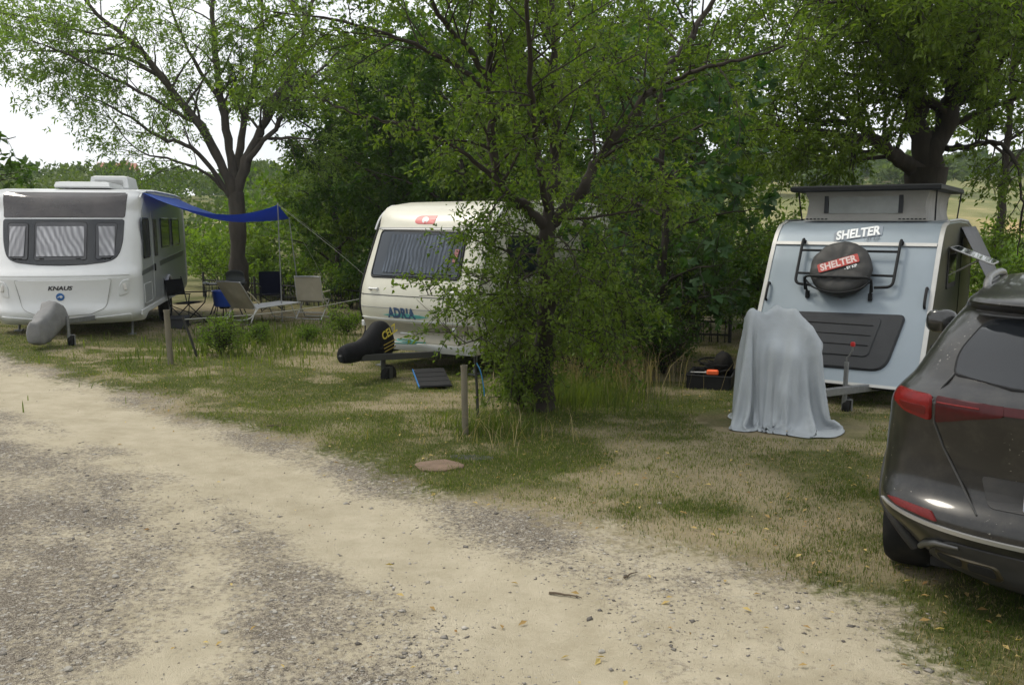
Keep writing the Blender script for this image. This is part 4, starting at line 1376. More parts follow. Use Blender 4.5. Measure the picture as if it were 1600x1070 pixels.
        MB().patch(S, rpoly([(s * .69, 1.015), (s * .80, 1.02), (s * .83, 1.055), (s * .69, 1.06)][::s], .015), off=.0135, bev=.002, step=.03).build('lamp_core', mat('tail_lamp_core', (.10, .007, .007), .25, spec=.3), lo)
        li = MB().patch(S, rpoly(inner, .012), off=.012, bev=.006, step=.03).build('tail_lamp', m_lampd, e, auto=40)
        MB().tube([S(s * x, 1.085)[0] + S(s * x, 1.085)[1] * .013 for x in np.linspace(.46, .64, 8)], .005, 6).build('lamp_line', m_lamp, li)
        # rear reflector and lower bumper pieces
        rf_ = [(s * .60, .518), (s * .80, .535), (s * .855, .556), (s * .80, .566), (s * .63, .562)]
        MB().patch(S, rpoly(rf_[::s], .01), off=.010, bev=.005, step=.03).build('rear_reflector', m_refl, e, auto=40)
        bz = [(s * .43, .60), (s * .56, .60), (s * .60, .68), (s * .54, .74), (s * .40, .745)]
        # exhaust trim
        ex = rpoly([(s * .30, .285), (s * .60, .30), (s * .62, .355), (s * .34, .36)][::s], .025)
        MB().patch(S, ex, off=.016, bev=.008, step=.04).build('exhaust_trim', mat('bronze_trim', (.10, .085, .06), .3, metal=.8), e, auto=40)
        MB().patch(S, rpoly([(s * .33, .298), (s * .455, .302), (s * .46, .345), (s * .355, .348)][::s], .018), off=.0195, bev=.002, step=.04).build('exhaust_opening', m_blk, e)
        MB().patch(S, rpoly([(s * .48, .303), (s * .585, .308), (s * .60, .345), (s * .485, .347)][::s], .018), off=.0195, bev=.002, step=.04).build('exhaust_opening', m_blk, e)
        fin = [(s * .64, .33), (s * .70, .36), (s * .60, .42), (s * .52, .425), (s * .60, .40)]
        MB().tube([S(s * x, z)[0] + S(s * x, z)[1] * .012 for (x, z) in ((.685, .315), (.655, .365), (.60, .405), (.50, .415))], [.016, .018, .016, .008], 8).build('bumper_blade', mat('blade_grey', (.14, .14, .14), .35, metal=.6), e, auto=60)
    lb = rpoly([(-.37, 1.07), (.37, 1.07), (.37, 1.106), (-.37, 1.106)], .006)
    MB().patch(S, lb, off=.010, bev=.004, step=.04, rings=(.9, .7, .4)).build('light_bar', m_lampd, e, auto=40)
    # bumper: chrome strip, dark diffuser
    pts_u = np.linspace(-.88, .88, 50)
    vs, fs = [], []
    for x in pts_u:
        t = abs(x) / .88
        for (dz, o) in ((-.011, -.01), (-.009, .012), (.009, .014), (.011, -.01)):
            p, n_ = S(x, .485 + .045 * t**4 + dz * (1 - .5 * t**6))
            vs.append(p + n_ * o)
    for i in range(49):
        for k in range(4): fs.append((i * 4 + k, i * 4 + (k + 1) % 4, i * 4 + 4 + (k + 1) % 4, i * 4 + 4 + k))
    MB().add(vs, fs).build('chrome_strip', m_chrome, e, auto=40)
    MB().patch(S, rpoly([(-.62, .21), (.62, .21), (.66, .30), (.56, .43), (-.56, .43), (-.66, .30)], .04), off=.008, bev=.005, step=.05, rings=(.9, .75, .5, .25)).build('diffuser', m_plast, e, auto=40)
    for x in (-.16, .16):
        p, n_ = S(x, .37)
        MB().lathe([(.0, .016), (.012, .015), (.016, .010), (.017, 0)], p, n_, 14).build('parking_sensor', m_plast, e, auto=60)
    # number plate in its recess
    MB().patch(S, rpoly([(-.40, .62), (.40, .62), (.44, .76), (-.44, .76)], .03), off=.004, bev=.002, step=.05).build('plate_recess', m_plast, e)
    p, n_ = S(0, .69)
    Sp = lambda u, v: (Vector((u, p.y - .018, .69 + v)), Vector((0, -1, 0)))
    pl = MB().patch(Sp, rrect(-.26, .26, -.055, .055, .008), off=.006, bev=.002).build('number_plate', m_whitep, e)
    MB().patch(Sp, rrect(-.258, -.218, -.052, .052, .006), off=.008, bev=.001).build('plate_band', mat('plate_blue', (.02, .06, .30), .35), pl)
    MB().tube([(0, .62, 1.495), (0, .70, 1.56), (0, .80, 1.53)], [.02, .008, .02], 6).build('antenna_fin', m_paint, e)
    MB().box((0, 2.2, .22), (1.3, 3.7, .05)).build('underbody', m_blk, e)
    for ch in e.children:                       # taller greenhouse
        if ch.type == 'MESH':
            for me_ in [ch.data] + [g.data for g in ch.children if g.type == 'MESH']:
                for v in me_.vertices:
                    if v.co.z > 1.12: v.co.z = 1.12 + (v.co.z - 1.12) * 1.22
                me_.update()
    return e
car()
# ------------------------------------------------------------------ grey cover draped over a moped-sized object (cloth relaxed over a frame)
def relax_cloth(n=66, wx=2.55, wy=2.75, steps=150, its=11, dbg=False):
    u, v = np.meshgrid(np.linspace(-.5, .5, n), np.linspace(-.5, .5, n))
    r0 = np.random.default_rng(5)
    kk = .36
    P = np.stack([u * wx * np.sqrt(1 - kk * (2 * v)**2), v * wy * np.sqrt(1 - kk * (2 * u)**2), 1.20 + r0.normal(size=u.shape) * .004], -1)
    P0 = P.reshape(-1, 3).copy()
    tops = [(-.43, -.10, 1.17, .075), (-.36, .03, 1.09, .08), (-.26, .0, 1.0, .09), (-.15, .04, 1.07, .08), (-.07, .10, 1.19, .07), (.05, .06, 1.06, .08), (.17, .06, 1.17, .05),
            (.27, .03, 1.07, .08), (.37, .0, 1.00, .09), (.44, -.03, .90, .08), (-.1, -.08, .85, .15), (.15, -.10, .80, .15), (.06, -.26, .42, .10), (.02, .22, .7, .12)]
    dx, dy = wx / (n - 1), wy / (n - 1)
    V = np.zeros_like(P)
    prs = []
    def pair(di, dj, L, k, soft=False):
        # colour the pairs so that no particle is in two pairs of one colour
        I, J = np.meshgrid(np.arange(n), np.arange(n), indexing='ij')
        ok = (I + di >= 0) & (I + di < n) & (J + dj >= 0) & (J + dj < n)
        step = abs(di) if di else abs(dj)
        col = ((I if di else J) // step) % 2
        for c in (0, 1):
            m = ok & (col == c)
            a = (I * n + J)[m]
            b = ((I + di) * n + J + dj)[m]
            prs.append((a, b, np.linalg.norm(P0[a] - P0[b], axis=1), k, soft))
    pair(0, 1, dx, 1.0); pair(1, 0, dy, 1.0)
    pair(1, 1, math.hypot(dx, dy), .3); pair(1, -1, math.hypot(dx, dy), .3)
    pair(0, 3, 3 * dx, .05, True); pair(3, 0, 3 * dy, .05, True)
    dt = 1 / 50
    P = P.reshape(-1, 3); V = V.reshape(-1, 3)
    def collide(Q):
        for (x, y, z, r) in tops:
            R_ = r + .012
            q0, q1 = Q[:, 0] - x, Q[:, 1] - y
            l2 = q0 * q0 + q1 * q1
            m = np.nonzero((l2 < R_ * R_) & (Q[:, 2] < z + .012))[0]
            if len(m):
                l = np.sqrt(l2[m]) + 1e-6
                dome = z - r + np.sqrt(np.maximum(R_ * R_ - l2[m], 0))
                dz, dr = dome - Q[m, 2], R_ - l
                upw = (dz > 0) & ((dz < dr) | (dz < .22))
                mu = m[upw]
                Q[mu, 2] = dome[upw]
                ms = m[(dz > 0) & ~upw]
                k = R_ / l[(dz > 0) & ~upw]
                Q[ms, 0] = x + q0[ms] * k
                Q[ms, 1] = y + q1[ms] * k
        np.maximum(Q[:, 2], .012, out=Q[:, 2])
    for s in range(steps):
        V[:, 2] -= 9.8 * dt
        V[:, 0] -= 6 * dt * (P[:, 0] - np.clip(P[:, 0], -.46, .46)) * (P[:, 2] > .22)
        V[:, 1] -= 5 * dt * (P[:, 1] - np.clip(P[:, 1], -.46, .36)) * (P[:, 2] > .22)
        V *= .86
        Q = P + V * dt
        for it in range(its):
            for (a, b, L, k, soft) in prs:
                d = Q[b] - Q[a]
                l = np.sqrt((d * d).sum(1)) + 1e-9
                e = (l - L) / l
                if soft:
                    e = np.where(l < L * .6, (l - L * .6) / l, 0)
                c = d * (.5 * k * e)[:, None]
                Q[a] += c
                Q[b] -= c
            if it % 2 == 1: collide(Q)
        V = (Q - P) / dt
        on = Q[:, 2] < .02
        V[on] *= .75
        P = Q
        if dbg and s % 20 == 0: print(s, P[:, 2].max(), P[:, 2].mean(), np.abs(P[:,0]).max())
    return P.reshape(n, n, 3)
def draped_cover():
    cx, cy = 2.75, 8.42
    base = gz(cx, cy)
    th = .25
    e_dir = np.array([math.cos(th), -math.sin(th)])
    P = relax_cloth() * np.array([.70, .92, 1.02])
    n = len(P)
    X = P[..., 0] * e_dir[0] + P[..., 1] * math.sin(th)
    Y = P[..., 0] * e_dir[1] + P[..., 1] * math.cos(th)
    Z = P[..., 2] + gz_arr(cx + X, cy + Y) - base
    i = (np.arange(n - 1)[:, None] * n + np.arange(n - 1)[None, :]).ravel()
    Fc = np.stack([i, i + 1, i + n + 1, i + n], 1)
    me = fast_mesh('draped_cover', np.stack([X.ravel(), Y.ravel(), Z.ravel()], 1), Fc, True)
    m_cl = mat('grey_cover_cloth', (.35, .38, .405), .5, var=.10, scale=4, bump=.12, bscale=40, dirt=.15, dirtcol=(.32, .31, .28))
    o = link('draped_cover', me, m_cl)
    sol = o.modifiers.new('thickness', 'SOLIDIFY')
    sol.thickness = .003
    o.location = (cx, cy, base)
    tag(o, 'silvery grey cloth cover draped over a tall shape before the pale blue caravan', 'cover')
    return o
draped_cover()

# ------------------------------------------------------------------ open black crate with tools
def tool_crate():
    x, y = 2.62, 10.75
    e = empty('tool_crate', (x, y, gz(x, y)), -.35)
    tag(e, 'open black crate full of cables with an orange-handled tool beside grey cover', 'crate')
    W, D, Hh, t = .56, .62, .17, .018
    MB().box((0, 0, .015), (W, D, .02), None, .004).build('base', m_blk, e)
    for s in (-1, 1):
        MB().box((s * (W / 2 - t / 2), 0, Hh / 2 + .02), (t, D, Hh), None, .005).build('side_wall', m_blk, e)
        MB().box((0, s * (D / 2 - t / 2), Hh / 2 + .02), (W - 2 * t - .002, t, Hh), None, .005).build('end_wall', m_blk, e)
    MB().tube([(-W / 2, -D / 2, Hh + .02), (W / 2, -D / 2, Hh + .02), (W / 2, D / 2, Hh + .02), (-W / 2, D / 2, Hh + .02), (-W / 2, -D / 2, Hh + .02)], .013, 6).build('rim', m_blk, e)
    def thing_(mb, name, m, label, cat):
        o = mb.build(name, m, None, auto=60)
        o.matrix_world = Matrix.Translation(e.location) @ Matrix.Rotation(-.35, 4, 'Z')
        return tag(o, label, cat)
    r = random.Random(3)
    pts = []
    for k in range(90):
        a = k * .55
        rad = .13 + .06 * math.sin(k * .31)
        pts.append((.02 + rad * math.cos(a) * 1.1, .12 + rad * math.sin(a), .12 + .0024 * k + .02 * math.sin(k * .7)))
    thing_(MB().tube(pts, .012, 6), 'coiled_cable', m_rub, 'heap of coiled black cable inside the open black crate', 'cable')
    bag = MB()
    vs, fs = [], []
    nn, kk = 16, 8
    for i in range(kk + 1):
        a = math.pi * i / kk - math.pi / 2
        for j in range(nn):
            b = 2 * math.pi * j / nn
            w_ = 1 + .22 * (vnoise(i * .9, j * .8, 1, 4) - .5)
            vs.append((.13 + .13 * math.cos(a) * math.cos(b) * w_, .16 + .14 * math.cos(a) * math.sin(b) * w_, .28 + .17 * math.sin(a) * w_))
    for i in range(kk):
        for j in range(nn): fs.append((i * nn + j, i * nn + (j + 1) % nn, (i + 1) * nn + (j + 1) % nn, (i + 1) * nn + j))
    thing_(bag.add(vs, fs), 'tool_bag', m_rub, 'crumpled black bag piled at the back of the open crate', 'bag')
    tl = empty('hand_tool', (0, 0, 0))
    tl.matrix_world = Matrix.Translation(e.location) @ Matrix.Rotation(-.35, 4, 'Z')
    tag(tl, 'metal rod tool with bright orange grip lying in the black crate', 'tool')
    MB().tube([(-.24, -.22, .215), (-.02, -.25, .228)], .009, 8).build('rod', m_alu, tl, auto=60)
    MB().box((.04, -.255, .235), (.15, .075, .065), Matrix.Rotation(.1, 3, 'Z'), .015).build('grip', mat('orange_plastic', (.85, .13, .03), .45), tl)
    for k in range(3):
        MB().lathe([(0, 0), (.012, .0), (.012, .02), (0, .022)], (-.06 + .03 * k, -.16 + .01 * k, .21), (0, 0, 1), 10).build('bolt_head', m_alu, tl)
tool_crate()

# ------------------------------------------------------------------ hitch covers
def loft_cover(parent_loc, rz, secs, name, m, label, wr=.0, seed=1, pw=.8, sub=4):
    """sections along -Y (towards the coupling): (y, halfwidth, zbottom, ztop, xshift)"""
    o_v, o_f = [], []
    n = 20
    P = [np.array(s, float) for s in secs]
    rows = catmull([tuple(s) for s in secs], sub)
    for i, s in enumerate(rows):
        y, hw, zb, zt, xs = s
        for k in range(n):
            a = 2 * math.pi * k / n
            cx = math.copysign(abs(math.cos(a))**pw, math.cos(a))
            cz = math.copysign(abs(math.sin(a))**pw, math.sin(a))
            wob = 1 + wr * (fbm(i * .35, math.cos(a) * 1.5 + 3, 1, seed) - .5) * 2 + wr * .5 * (vnoise(k * .8, i * .6, 1, seed + 2) - .5)
            o_v.append((xs + hw * cx * wob * (1 - .25 * max(0, cz)), y, (zb + zt) / 2 + (zt - zb) / 2 * cz * (1 + (wob - 1) * .6)))
    for i in range(len(rows) - 1):
        for k in range(n): o_f.append((i * n + k, i * n + (k + 1) % n, (i + 1) * n + (k + 1) % n, (i + 1) * n + k))
    o_f += [tuple(range(n)), tuple((len(rows) - 1) * n + k for k in range(n))]
    o = MB().add(o_v, o_f).build(name, m, None, auto=60)
    o.location = parent_loc
    o.rotation_euler = (0, 0, rz)
    if label: tag(o, label, 'cover')
    return o
m_hc = mat('hitch_cover_black', (.009, .009, .010), .75, spec=.2, var=.2, bump=.3, bscale=12)
m_hg = mat('hitch_cover_grey', (.17, .17, .17), .75, var=.12, bump=.9, bscale=5, dirt=.25, dirtcol=(.33, .31, .27))
hc = loft_cover(cream.location, cream.rotation_euler.z, [(-1.45, .045, .46, .56, 0), (-1.42, .09, .40, .61, 0), (-1.30, .11, .385, .64, 0), (-1.12, .10, .42, .65, 0), (-.98, .12, .41, .70, 0), (-.86, .14, .38, .80, 0), (-.74, .15, .37, .87, 0), (-.62, .145, .37, .87, 0), (-.52, .13, .38, .80, 0), (-.48, .08, .45, .74, 0)],
                'hitch_cover', m_hc, 'black hitch cover with yellow lettering on the cream caravan drawbar', wr=.10, seed=3)
m_yel = mat('print_yellow', (.62, .50, .06), .5, var=.3, scale=40)
m_yeld = mat('print_dark_yellow', (.30, .22, .03), .6, var=.3, scale=40)
def hcS(u, v):                      # right flank of the cover: u runs back along the drawbar
    return Vector((.128 - .035 * max(0, (v - .66) / .3)**1.5 * 1.6 + .03 * max(0, min(1, (u + .98) / .12)), u, v)), Vector((.96, 0, .28))
text_on(hcS, 'CELZ', .15, -.70, .72, m_yel, 'lettering', hc, ang=.32, off=.042, offset=.004, sx=.92)
for k in range(3):
    a = hcS(-.86 + .02 * k, .56 - .045 * k)
    b = hcS(-.56, .63 - .045 * k)
    MB().box((a[0] + b[0]) / 2 + Vector((.036, 0, 0)), (.004, .24, .012), Matrix.Rotation(.22, 3, 'X')).build('print_line', m_yeld, hc)
gc = loft_cover(white_c.location, white_c.rotation_euler.z, [(-1.62, .07, .24, .46, .0), (-1.58, .10, .15, .51, .0), (-1.46, .115, .13, .53, .02), (-1.34, .13, .15, .57, .04), (-1.18, .14, .20, .66, .07), (-1.05, .16, .27, .74, .09), (-.92, .17, .32, .70, .11), (-.82, .15, .36, .64, .11), (-.78, .10, .42, .58, .11)],
                'hitch_cover', m_hg, 'creased grey fabric hitch cover on the white caravan drawbar', wr=.30, seed=9, pw=.55, sub=3)

# ------------------------------------------------------------------ solar panel leaning in the grass
def solar_panel():
    x, y = -1.05, 10.75
    e = empty('solar_panel', (x, y, gz(x, y)), R(14), R(0))
    tag(e, 'flat black folding solar panel with blue edging lying below the cream caravan', 'panel')
    rot = Matrix.Rotation(R(10), 3, 'X')
    m_bl = mat('panel_blue', (.03, .16, .42), .5)
    MB().box((0, 0, .09), (.42, .66, .018), rot, .004).build('panel_back', m_blk, e)
    for k in range(4):
        o = rot @ Vector((0, -.245 + .163 * k, .0135))
        MB().box(Vector((0, 0, .09)) + o, (.39, .15, .006), rot, .002).build('cell', m_blk, e)
    MB().box(Vector((-.214, 0, .09)), (.012, .66, .03), rot, .003).build('edge', m_bl, e)
    MB().box((0, .24, .06), (.3, .015, .12), Matrix.Rotation(R(-15), 3, 'X')).build('prop', m_blk, e)
solar_panel()

# ------------------------------------------------------------------ posts and stakes
m_post = mat('weathered_post', (.19, .17, .125), .5, metal=.4, var=.3, scale=9, stretch=(1, 1, .2), dirt=.4, dirtcol=(.12, .10, .07))
m_stake = mat('dark_stake', (.030, .029, .024), .8, var=.4, bump=.2)
def post(x, y, h, r, label):
    e = empty('marker_post', (x, y, gz(x, y) - .03))
    tag(e, label, 'post', 'round marker posts along the drive')
    MB().lathe([(r * 1.02, 0), (r, h - .02), (r * 1.14, h - .018), (r * 1.14, h + .008), (r * .9, h + .008), (r * .88, h - .10), (0, h - .10)], (0, 0, 0), (0, 0, 1), 20).build('pipe', m_post, e, auto=40)
    e.rotation_euler = (R(random.uniform(-1, 1)), R(random.uniform(-1, 1)), 0)
post(-.45, 7.81, .70, .031, 'round metal marker post standing before the tree by the cream caravan')
post(-4.81, 11.56, .79, .040, 'round metal marker post between the drive and the white caravan')
def stake(p0, p1, r, label):
    o = MB().tube([p0, ((p0[0] + p1[0]) / 2 + .006, (p0[1] + p1[1]) / 2, (p0[2] + p1[2]) / 2), p1], [r, r * .95, r * .9], 6).build('fence_stake', m_stake, None)
    tag(o, label, 'stake', 'thin dark stakes')
stake((-.36, 8.6, gz(-.36, 8.6) - .05), (-.39, 8.62, gz(-.36, 8.6) + .66), .017, 'thin dark stake beside the tree trunk behind the metal post')
stake((-4.80, 12.55, gz(-4.8, 12.55) - .05), (-4.98, 12.5, gz(-4.8, 12.5) + .62), .02, 'leaning dark stake beside the rounded bush near the white caravan')
# blue cord hanging on the tree-side stake
tag(MB().tube(catmull([(-.37, 8.59, .33), (-.33, 8.57, .25), (-.30, 8.56, .10), (-.29, 8.57, -.02)], 5), .006, 6).build('blue_cord', mat('cord_blue', (.04, .22, .45), .5), None), 'short blue cord hanging from the dark stake by the tree', 'cord')

# ------------------------------------------------------------------ blue tarp awning on poles
def wc(a, b, z=None):
    """white caravan local (x right, y back) -> world"""
    th = -white_c.rotation_euler.z
    c, s = math.cos(th), math.sin(th)
    return (white_c.location.x + a * c + b * s, white_c.location.y - a * s + b * c)
ROOFZ = white_c.location.z + 2.46
pA = (-5.17, 18.6)
pB = (-5.62, 21.2)
zA, zB = 2.16, 1.86
def awning():
    N_ = np.array([*wc(1.16, .95), ROOFZ])
    F_ = np.array([*wc(1.16, 5.4), ROOFZ + .0])
    A_ = np.array([*pA, zA])
    B_ = np.array([*pB, zB])
    n, k = 40, 16
    vs, fs = [], []
    for i in range(n + 1):
        t = i / n
        near = N_ + (A_ - N_) * t
        far = F_ + (B_ - F_) * t
        for j in range(k + 1):
            s = j / k
            p = near + (far - near) * s
            sag = .30 * 4 * t * (1 - t) * (1 - .25 * s) + .10 * math.sin(math.pi * s) * math.sin(math.pi * t)
            p = p - np.array([0, 0, sag + .015 * (vnoise(i * .3, j * .5, 1, 6) - .5)])
            vs.append(p)
    for i in range(n):
        for j in range(k): fs.append((i * (k + 1) + j, i * (k + 1) + j + 1, (i + 1) * (k + 1) + j + 1, (i + 1) * (k + 1) + j))
    m = mat('tarp_blue', (.025, .075, .36), .6)
    t_ = m.node_tree
    b = t_.nodes['Principled BSDF']
    tr = t_.nodes.new('ShaderNodeBsdfTranslucent')
    tr.inputs['Color'].default_value = (.07, .19, .66, 1)
    ms = t_.nodes.new('ShaderNodeMixShader')
    ms.inputs['Fac'].default_value = .4
    t_.links.new(b.outputs['BSDF'], ms.inputs[1])
    t_.links.new(tr.outputs['BSDF'], ms.inputs[2])
    t_.links.new(ms.outputs['Shader'], t_.nodes['Material Output'].inputs['Surface'])
    o = MB().add(vs, fs).build('sun_sail', m, None, smooth=True)
    o.modifiers.new('thickness', 'SOLIDIFY').thickness = .003
    tag(o, 'sagging blue tarpaulin stretched from the white caravan to two poles', 'tarpaulin')
    m_pole = mat('awning_pole', (.32, .33, .33), .4, metal=.7)
    for (p, z, lab, lean) in ((pA, zA, 'tall awning pole at the nearer corner of the blue tarpaulin', .0), (pB, zB, 'leaning awning pole at the far corner of the blue tarpaulin', .22)):
        g = gz(p[0] + lean, p[1])
        q = MB().tube([(p[0] + lean, p[1], g), (p[0], p[1], z + .03)], .014, 8).tube([(p[0] + lean, p[1], g), (p[0] + lean, p[1], g + .02)], .03, 8).build('awning_pole', m_pole, None, auto=60)
        tag(q, lab, 'pole', 'awning poles')
    m_rope = mat('guy_rope', (.38, .38, .34), .8)
    def rope(pts, lab, r=.0032):
        tag(MB().tube(catmull(pts, 6), r, 5).build('guy_rope', m_rope, None, auto=60), lab, 'rope')
    e1 = (-1.9, 17.8)
    rope([(pA[0], pA[1], zA), (-3.5, 18.2, .88), (*e1, gz(*e1))], 'long guy rope slanting right from the tarpaulin corner to the ground')
    e2 = (-3.2, 24.5)
    rope([(pA[0], pA[1], zA + .02), (-4.2, 21.5, .85), (*e2, gz(*e2))], 'thin guy rope running back from the near awning pole')
    e3 = (-4.75, 22.6)
    rope([(pB[0], pB[1], zB), (-5.2, 21.9, .8), (*e3, gz(*e3))], 'short guy rope from the far awning pole')
    s0 = (-4.95, 12.5, gz(-4.8, 12.5) + .58)
    s1 = (-2.95, 16.9, gz(-2.95, 16.9) + .75)
    mid = [(s0[0] + (s1[0] - s0[0]) * t, s0[1] + (s1[1] - s0[1]) * t, s0[2] + (s1[2] - s0[2]) * t - .07 * math.sin(math.pi * t)) for t in (0, .33, .66, 1)]
    rope(mid, 'white cord strung from the leaning stake past the sun lounger', .007)
    stake((s1[0], s1[1], gz(s1[0], s1[1]) - .05), (s1[0], s1[1], s1[2] + .03), .018, 'short dark stake holding the cord left of the cream caravan')
    rope([(-3.02, 16.75, s1[2] - .02), (-2.98, 16.7, s1[2] - .16), (-3.05, 16.72, s1[2] - .28)], 'knotted end of white cord dangling from its stake', .006)
awning()

# ------------------------------------------------------------------ camp furniture
m_tube = mat('chair_tube', (.62, .62, .60), .35, metal=.6)
m_beige = mat('beige_fabric', (.42, .385, .29), .8, var=.1, bump=.15, bscale=60)
m_pale = mat('pale_fabric', (.55, .55, .53), .8, var=.08)
m_navy = mat('navy_fabric', (.008, .010, .024), .9, spec=.15, var=.2, bump=.2)
m_blkf = mat('black_fabric', (.011, .011, .011), .95, spec=.15, var=.2)
def slab(pts, m, name, parent, t=.02):
    """thin cushion through 4 corners"""
    p = [Vector(q) for q in pts]
    n = (p[1] - p[0]).cross(p[3] - p[0]).normalized() * t / 2
    nx = 8
    vs, fs = [], []
    for sgn in (1, -1):
        for i in range(nx + 1):
            for j in range(nx + 1):
                a, b = i / nx, j / nx
                q = p[0] * (1 - a) * (1 - b) + p[1] * a * (1 - b) + p[2] * a * b + p[3] * (1 - a) * b
                sag = -n.normalized() * .02 * math.sin(math.pi * a) * math.sin(math.pi * b)
                vs.append(q + n * sgn + sag)
    M_ = (nx + 1)**2
    for sgn in (0, 1):
        for i in range(nx):
            for j in range(nx):
                k = sgn * M_ + i * (nx + 1) + j
                fs.append((k, k + 1, k + nx + 2, k + nx + 1) if sgn else (k, k + nx + 1, k + nx + 2, k + 1))
    return MB().add(vs, fs).build(name, m, parent, smooth=True)
def lounger():
    x, y = -5.62, 17.75
    e = empty('sun_lounger', (x, y, gz(x, y)), R(-24))
    tag(e, 'beige folding sun lounger with raised backrest under the blue tarpaulin', 'lounger')
    h, w = .34, .30                                   # local: head at -Y, foot at +Y
    slab([(-w, -.22, h), (w, -.22, h), (w, 1.28, h), (-w, 1.28, h)], m_pale, 'bed_fabric', e)
    bt = (-.62, h + .58)
    slab([(-w, bt[0], bt[1]), (w, bt[0], bt[1]), (w, -.20, h), (-w, -.20, h)], m_beige, 'backrest_fabric', e)
    slab([(-w * .55, bt[0] + .10, bt[1] - .13), (w * .55, bt[0] + .10, bt[1] - .13), (w * .55, -.32, h + .16), (-w * .55, -.32, h + .16)], m_beige, 'head_cushion', e, .05)
    for s in (-1, 1):
        MB().tube([(s * (w + .015), -.25, h), (s * (w + .015), 1.32, h)], .013, 8).build('side_rail', m_tube, e, auto=60)
    MB().tube([(-w - .015, 1.32, h), (w + .015, 1.32, h)], .013, 8).build('foot_rail', m_tube, e, auto=60)
    MB().tube(catmull([(-w - .015, -.18, h), (-w - .01, bt[0] + .05, bt[1] - .06), (-w + .05, bt[0], bt[1]), (w - .05, bt[0], bt[1]), (w + .01, bt[0] + .05, bt[1] - .06), (w + .015, -.18, h)], 5), .013, 8).build('back_frame', m_tube, e, auto=60)
    for (y0, y1) in ((-.18, -.36), (.95, 1.12)):
        MB().tube(catmull([(-w - .03, y0, h), (-w - .02, y1, .04), (-w + .06, y1, .014), (w - .06, y1, .014), (w + .02, y1, .04), (w + .03, y0, h)], 5), .013, 8).build('leg_hoop', m_tube, e, auto=60)
    MB().tube(catmull([(-w - .03, -.08, h + .02), (-w, -.42, .14), (w, -.42, .14), (w + .03, -.08, h + .02)], 5), .011, 8).build('back_support', m_tube, e, auto=60)
    for s in (-1, 1):
        MB().tube(catmull([(s * (w + .03), -.42, h + .38), (s * (w + .05), -.3, h + .28), (s * (w + .04), -.1, h + .10)], 4), .016, 8).build('armrest', m_beige, e, auto=60)
lounger()
def folding_chair():
    x, y = -4.72, 19.6
    e = empty('folding_chair', (x, y, gz(x, y)), R(172))
    tag(e, 'beige framed folding chair seen from behind right of the poles', 'chair')
    w = .31
    slab([(-w, .24, .98), (w, .24, .98), (w, .14, .44), (-w, .14, .44)], m_beige, 'backrest', e)
    slab([(-w, .16, .42), (w, .16, .42), (w, -.34, .44), (-w, -.34, .44)], m_beige, 'seat', e)
    MB().tube(catmull([(-w, .12, .38), (-w, .25, .95), (-w + .04, .26, 1.0), (w - .04, .26, 1.0), (w, .25, .95), (w, .12, .38)], 5), .015, 8).build('back_frame', m_tube, e, auto=60)
    MB().tube(catmull([(-w, -.28, .42), (-w, .22, .05), (-w + .05, .24, .015), (w - .05, .24, .015), (w, .22, .05), (w, -.28, .42)], 5), .014, 8).build('rear_leg_hoop', m_tube, e, auto=60)
    MB().tube(catmull([(-w - .02, .16, .60), (-w - .02, -.30, .05), (-w + .05, -.33, .015), (w - .05, -.33, .015), (w + .02, -.30, .05), (w + .02, .16, .60)], 5), .014, 8).build('front_leg_hoop', m_tube, e, auto=60)
    for s in (-1, 1):
        MB().box((s * (w + .02), -.06, .64), (.05, .46, .03), None, .012).build('armrest', m_beige, e)
    MB().tube([(-w, .2, .16), (w, .2, .16)], .010, 6).build('stretcher', m_tube, e)
folding_chair()
def camp_chair(x, y, rz, m, label, hb=.95):
    e = empty('camp_chair', (x, y, gz(x, y)), rz)
    tag(e, label, 'chair')
    w = .27
    slab([(-w, .26, hb), (w, .26, hb), (w, .20, .44), (-w, .20, .44)], m, 'backrest', e)
    slab([(-w, .2, .42), (w, .2, .42), (w, -.26, .45), (-w, -.26, .45)], m, 'seat', e)
    for s in (-1, 1):
        MB().tube([(s * w, .27, hb), (s * w, .2, .40), (s * (w - .02), .16, .02)], .011, 6).build('back_post', m_blks, e)
        MB().tube([(s * w, -.27, .62), (s * w, -.27, .02)], .011, 6).build('front_leg', m_blks, e)
        MB().tube([(s * w, -.27, .05), (-s * w, -.25, .43)], .009, 6).build('cross_leg', m_blks, e)
        MB().tube([(s * w, .18, .05), (s * w, -.25, .43)], .009, 6).build('cross_leg', m_blks, e)
        MB().tube([(s * w, .19, .05), (-s * w, .18, .42)], .009, 6).build('cross_leg', m_blks, e)
        MB().box((s * (w + .01), -.02, .64), (.06, .52, .02), None, .008).build('armrest', m_blkf, e)
camp_chair(-6.05, 20.9, R(20), m_navy, 'dark navy camp chair with a tall back beside the awning poles', 1.0)
